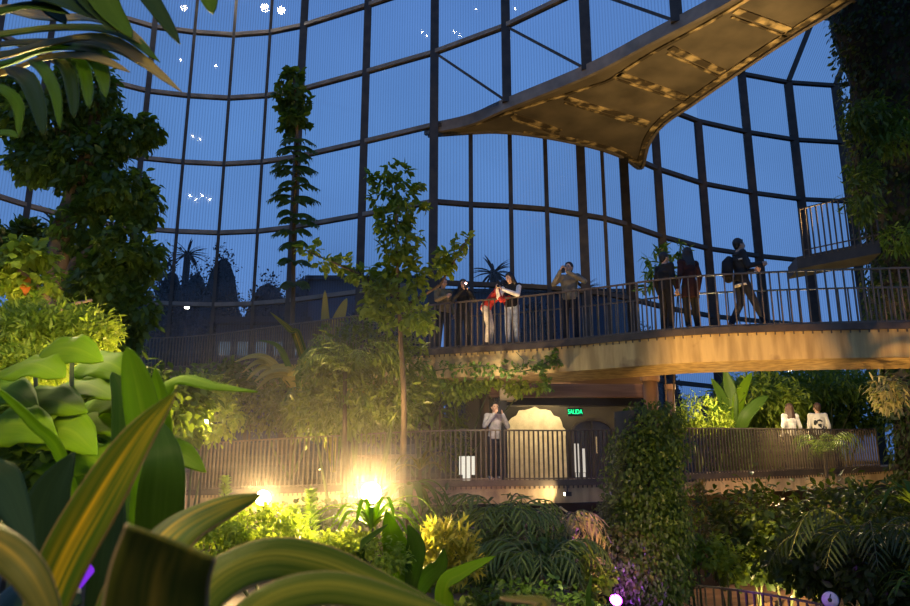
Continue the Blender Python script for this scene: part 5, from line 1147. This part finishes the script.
# round pale fixture at the lower right
q = P(830, 600, 11.6); t = thing('round_fixture', (q.x, q.y, hgt(q.x, q.y)), 'dark round fixture with a pale oval face low in the right shrubs', 'fixture')
d = Vector((-.55, -.8, .1)).normalized(); mb = MB(); mb.tube([q - d * .2, q - d * .02], [.09, .13], 16); mb.tube([(q.x, q.y, hgt(q.x, q.y)), q - d * .1], .02, 8); mb.build('housing', M['black'], t, True)
mb = MB(); mb.tube([q - d * .02, q + d * .005], [.115, .11], 20); mb.build('face', plain('pale_lilac_face', (.6, .5, .65), .5), t, True)
mb = MB(); mb.tube([q + d * .004, q + d * .012], [.03, .03], 12); mb.tube([q + d * .006 + Vector((0, 0, .03)), q + d * .006 + Vector((0.02, 0, .08))], .008, 6); mb.build('slot', M['black'], t)
point((XY(800, 17, -1.4), 17.5, -.9), 50, (1, .6, .28), .1)
spot(q + Vector((-1, -1.5, 1.2)), q, 6, 50, (1, .9, .9), .05)

# drifting mist in front of the lower walkway, lit by the two floodlights
m, nt, out = new_mat('thin_mist'); vs = N(nt, 'ShaderNodeVolumeScatter', Density=0.007, Anisotropy=.35); vs.inputs['Color'].default_value = (1, .95, .85, 1); nt.links.new(vs.outputs[0], out.inputs['Volume'])
mb = MB(); c = P(315, 455, 11.5); mb.ball(c, 1, 24, 14, (4.6, 4.0, 2.6)); tag(mb.build('mist', m), 'thin sprayed mist hanging around the two bright floodlights', 'mist', kind='stuff')

m2_, nt, out = new_mat('lamp_glow_haze'); vs = N(nt, 'ShaderNodeVolumeScatter', Density=0.022, Anisotropy=.2); vs.inputs['Color'].default_value = (1, .9, .7, 1); nt.links.new(vs.outputs[0], out.inputs['Volume'])  # for small haze puffs added in place of the lamps' glare
for p_, r_, lab in ((pA, .62, 'haze puff added as glow around the largest floodlight'), (pB, .48, 'haze puff added as glow around the medium floodlight')):
    mb = MB(); mb.ball(p_, r_, 20, 12); tag(mb.build('mist', m2_, smooth=True), lab, 'mist', kind='stuff')
uplight(onground(-3.3, 19.15, .25), P(300, 320, 21.0), 350, 60, 'uplight at the foot of the banana plant lighting the turning railing', r=.05)
# unseen globe lamps added overhead, placed so the glass mirrors them as small lights
def glint_lamp_for(px, py, pl, zlen, r, em, lab):
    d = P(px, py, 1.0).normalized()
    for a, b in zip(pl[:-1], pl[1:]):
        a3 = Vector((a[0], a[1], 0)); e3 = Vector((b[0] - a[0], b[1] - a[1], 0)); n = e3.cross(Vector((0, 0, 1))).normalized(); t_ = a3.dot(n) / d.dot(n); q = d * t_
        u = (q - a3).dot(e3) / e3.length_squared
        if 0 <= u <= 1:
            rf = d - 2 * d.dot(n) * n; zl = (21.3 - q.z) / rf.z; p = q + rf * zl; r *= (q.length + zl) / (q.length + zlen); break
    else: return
    t = thing('glint_lamp', p, lab, 'lamp', 'unseen lamps added to glint in the glass'); mb = MB(); mb.ball(p, r, 12, 8); mb.build('globe', emit_mat('glint_globe', (1, .85, .6), em), t, True)
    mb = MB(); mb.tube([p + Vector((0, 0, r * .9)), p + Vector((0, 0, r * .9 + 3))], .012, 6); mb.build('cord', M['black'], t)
for i, (px, py) in enumerate(((190, 196), (196, 200), (202, 196), (209, 199), (193, 136), (200, 139), (216, 66))): glint_lamp_for(px, py, p1, 36, .11, 120, 'small unseen globe lamp added to mirror as a point of light in the left glass')
glint_lamp_for(265, 8, p1, 30, .34, 40, 'large unseen globe lamp added to mirror at the very top of the left glass'); glint_lamp_for(184, 8, p1, 30, .25, 40, 'second large unseen globe lamp added to mirror near the top left glass')
for i, (px, py) in enumerate(((422, 32), (476, 9), (427, 36))): glint_lamp_for(px, py, p1 + [p1b[1], p1b[2]], 30, .08, 90, 'small unseen globe lamp added to mirror in the upper middle glass, %s' % ('lower left', 'upper right', 'lowest')[i])

# ================================================================ outside
def outtree(px, top, Y, w, lab, kind='round'):
    b = Vector((XY(px, Y, 0), Y, GROUND - .3)); zt = ZY(top, Y); s = Y / F
    t = thing('outside_tree', b, lab, 'tree', 'trees outside the glass')
    if kind == 'palm':
        mb = MB(); mb.tube([b, Vector((b.x, Y, zt - 1.5))], [.35, .25], 8); mb.build('trunk', M['far'], t)
        lv = Leaves(); n = 42; a = rng.uniform(0, 2 * PI, n); e = rng.uniform(-.3, 1.2, n)
        d = np.c_[np.cos(a) * np.cos(e), np.sin(a) * np.cos(e), np.sin(e)]; lv.scatter('strap', np.repeat([[b.x, Y, zt - 1.8]], n, 0), d, np.c_[d[:, :2] * -.2, np.ones(n)], w * s * .6); lv.build('crown', M['far'], t)
    else:
        mb = MB(); mb.tube([b, Vector((b.x, Y, (zt + b.z) / 2))], [.4, .3], 8); mb.build('trunk', M['far'], t)
        rz_ = (zt - b.z) * .42
        mb = MB(); [mb.ball((b.x + dx * w * s, Y + .5, zt - rz_ * dz_), 1, 14, 10, (w * s * .5, w * s * .4, rz_ * .97)) for dx, dz_ in ((0, 1.06), (.2, 1.4), (-.25, 1.55))]; mb.build('crown_mass', M['far'], t, True); lv = Leaves(); foliage(lv, [((b.x, Y, zt - rz_), (w * s / 2, w * s / 2.5, rz_)), ((b.x + w * s * .2, Y - 1, zt - rz_ * 1.35), (w * s / 2.4, w * s / 2.8, rz_ * .9)), ((b.x - w * s * .25, Y, zt - rz_ * 1.5), (w * s / 2.6, w * s / 3, rz_ * .8))], 9000, .3, 'oval', .3, .12)
        lv.build('crown', M['far'], t)
for a in ((205, 246, 63, 46, 'round dark tree outside, highest of the left group'), (178, 262, 72, 40, 'dark tree outside just left of the highest round one'), (255, 272, 59, 60, 'low broad tree outside right of the highest round one'),
          (150, 258, 46, 40, 'dark tree outside partly hidden by the creeper tree'), (292, 268, 90, 50, 'dark tree outside behind the post creeper'), (100, 262, 40, 60, 'dark tree outside behind the creeper tree trunk'),
          (380, 284, 60, 90, 'distant low tree outside behind the slender tree'), (650, 322, 70, 60, 'low tree outside under the two dark figures'), (760, 372, 60, 120, 'low hedge tree outside under the upper walkway'),
          (540, 290, 62, 40, 'distant tree outside left of the man in the grey sweater')): outtree(*a)
for a in ((496, 250, 52, 40, 'dark palm silhouette outside above the couple at the railing', 'palm'), (168, 232, 52, 34, 'thin palm silhouette outside beside the creeper tree', 'palm'), (592, 268, 56, 30, 'palm silhouette outside behind the man in the grey sweater', 'palm'), (30, 205, 40, 60, 'palm silhouette outside at the far left', 'palm')): outtree(*a)
def building(px0, px1, top, Y, lab, win=0):
    x0, x1 = XY(px0, Y, 0), XY(px1, Y, 0); zt = ZY(top, Y); t = thing('outside_building', ((x0 + x1) / 2, Y, GROUND - .3), lab, 'building', 'buildings outside the glass')
    mb = MB(); mb.box(((x0 + x1) / 2, Y + 4, (zt + GROUND - .3) / 2), (x1 - x0, 8, zt - GROUND + .3)); mb.build('walls', M['farbuild'], t)
    mb = MB(); mb.box(((x0 + x1) / 2, Y + 3.8, zt), (x1 - x0 + .6, 9, .35)); mb.build('roof', M['far'], t)
    for k in range(win):
        x = lerp(x0, x1, (k + .5) / win); mb = MB(); mb.box((x, Y - .03, zt - 1.6), ((x1 - x0) / win * .6, .1, .8)); mb.build('window_pane', emit_mat('far_window', (.5, .7, .9), .12), t)
building(300, 436, 279, 70, 'wide low dark building outside behind the slender tree')
building(205, 300, 322, 44, 'pale low building outside seen under the trees at the left', 5)
building(445, 640, 292, 74, 'long low dark building outside behind the group on the walkway', 0)
for px, py, Y, lab in ((790, 370, 45, 'street lamp outside under the upper walkway at the right'), (187, 307, 40, 'small yellow lamp outside at the left above the railing')):
    q = P(px, py, Y); t = thing('street_lamp', (q.x, q.y, GROUND - .3), lab, 'street lamp', 'lamps outside the glass'); mb = MB(); mb.tube([(q.x, q.y, GROUND - .3), q], .07, 8); mb.build('pole', M['far'], t)
    mb = MB(); mb.ball(q, .13, 10, 8); mb.build('lamp_globe', emit_mat('street_globe', (1, .9, .7), 9), t)

# ================================================================ sky, camera
w = bpy.data.worlds.new('dusk'); sc.world = w; w.use_nodes = True; nt = w.node_tree; nt.nodes.clear()
out = N(nt, 'ShaderNodeOutputWorld'); bg = N(nt, 'ShaderNodeBackground', Strength=1.0); tc = N(nt, 'ShaderNodeTexCoord'); sp = N(nt, 'ShaderNodeSeparateXYZ'); nt.links.new(tc.outputs['Generated'], sp.inputs[0])
cr = N(nt, 'ShaderNodeValToRGB'); e = cr.color_ramp.elements; e[0].position = 0.0; e[0].color = (.03, .065, .165, 1); e[1].position = .8; e[1].color = (.045, .098, .26, 1)
x = e.new(.15); x.color = (.062, .128, .285, 1); x = e.new(.42); x.color = (.064, .142, .315, 1)
nt.links.new(sp.outputs['Z'], cr.inputs['Fac'])
no = N(nt, 'ShaderNodeTexNoise', Scale=3.0, Detail=5); nt.links.new(tc.outputs['Generated'], no.inputs['Vector'])
mr = N(nt, 'ShaderNodeMapRange'); nt.links.new(no.outputs['Fac'], mr.inputs['Value']); mr.inputs['From Min'].default_value = .3; mr.inputs['From Max'].default_value = .7; mr.inputs['To Min'].default_value = .85; mr.inputs['To Max'].default_value = 1.15
mx = N(nt, 'ShaderNodeMixRGB', blend_type='MULTIPLY'); mx.inputs[0].default_value = 1; nt.links.new(cr.outputs[0], mx.inputs[1]); nt.links.new(mr.outputs[0], mx.inputs[2])
nt.links.new(mx.outputs[0], bg.inputs['Color']); nt.links.new(bg.outputs[0], out.inputs['Surface'])
cd = bpy.data.cameras.new('camera'); cam = bpy.data.objects.new('camera', cd); C.objects.link(cam); cam.location = (0, 0, 0); cam.rotation_euler = (PI / 2 + TH, 0, 0)
cd.sensor_width = 36; cd.lens = 36 * F / 910; cd.clip_end = 800; cd.clip_start = .05
cd.dof.use_dof = True; cd.dof.focus_distance = 15; cd.dof.aperture_fstop = 5.6
sc.camera = cam
sc.view_settings.view_transform = 'Standard'; sc.view_settings.look = 'None'; sc.view_settings.exposure = 0.9; sc.view_settings.gamma = 1
sc.cycles.max_bounces = 7; sc.cycles.transparent_max_bounces = 14; sc.cycles.volume_bounces = 0; sc.cycles.sample_clamp_indirect = 3; sc.cycles.sample_clamp_direct = 0; sc.cycles.use_denoising = True; sc.cycles.caustics_reflective = False; sc.cycles.caustics_refractive = False
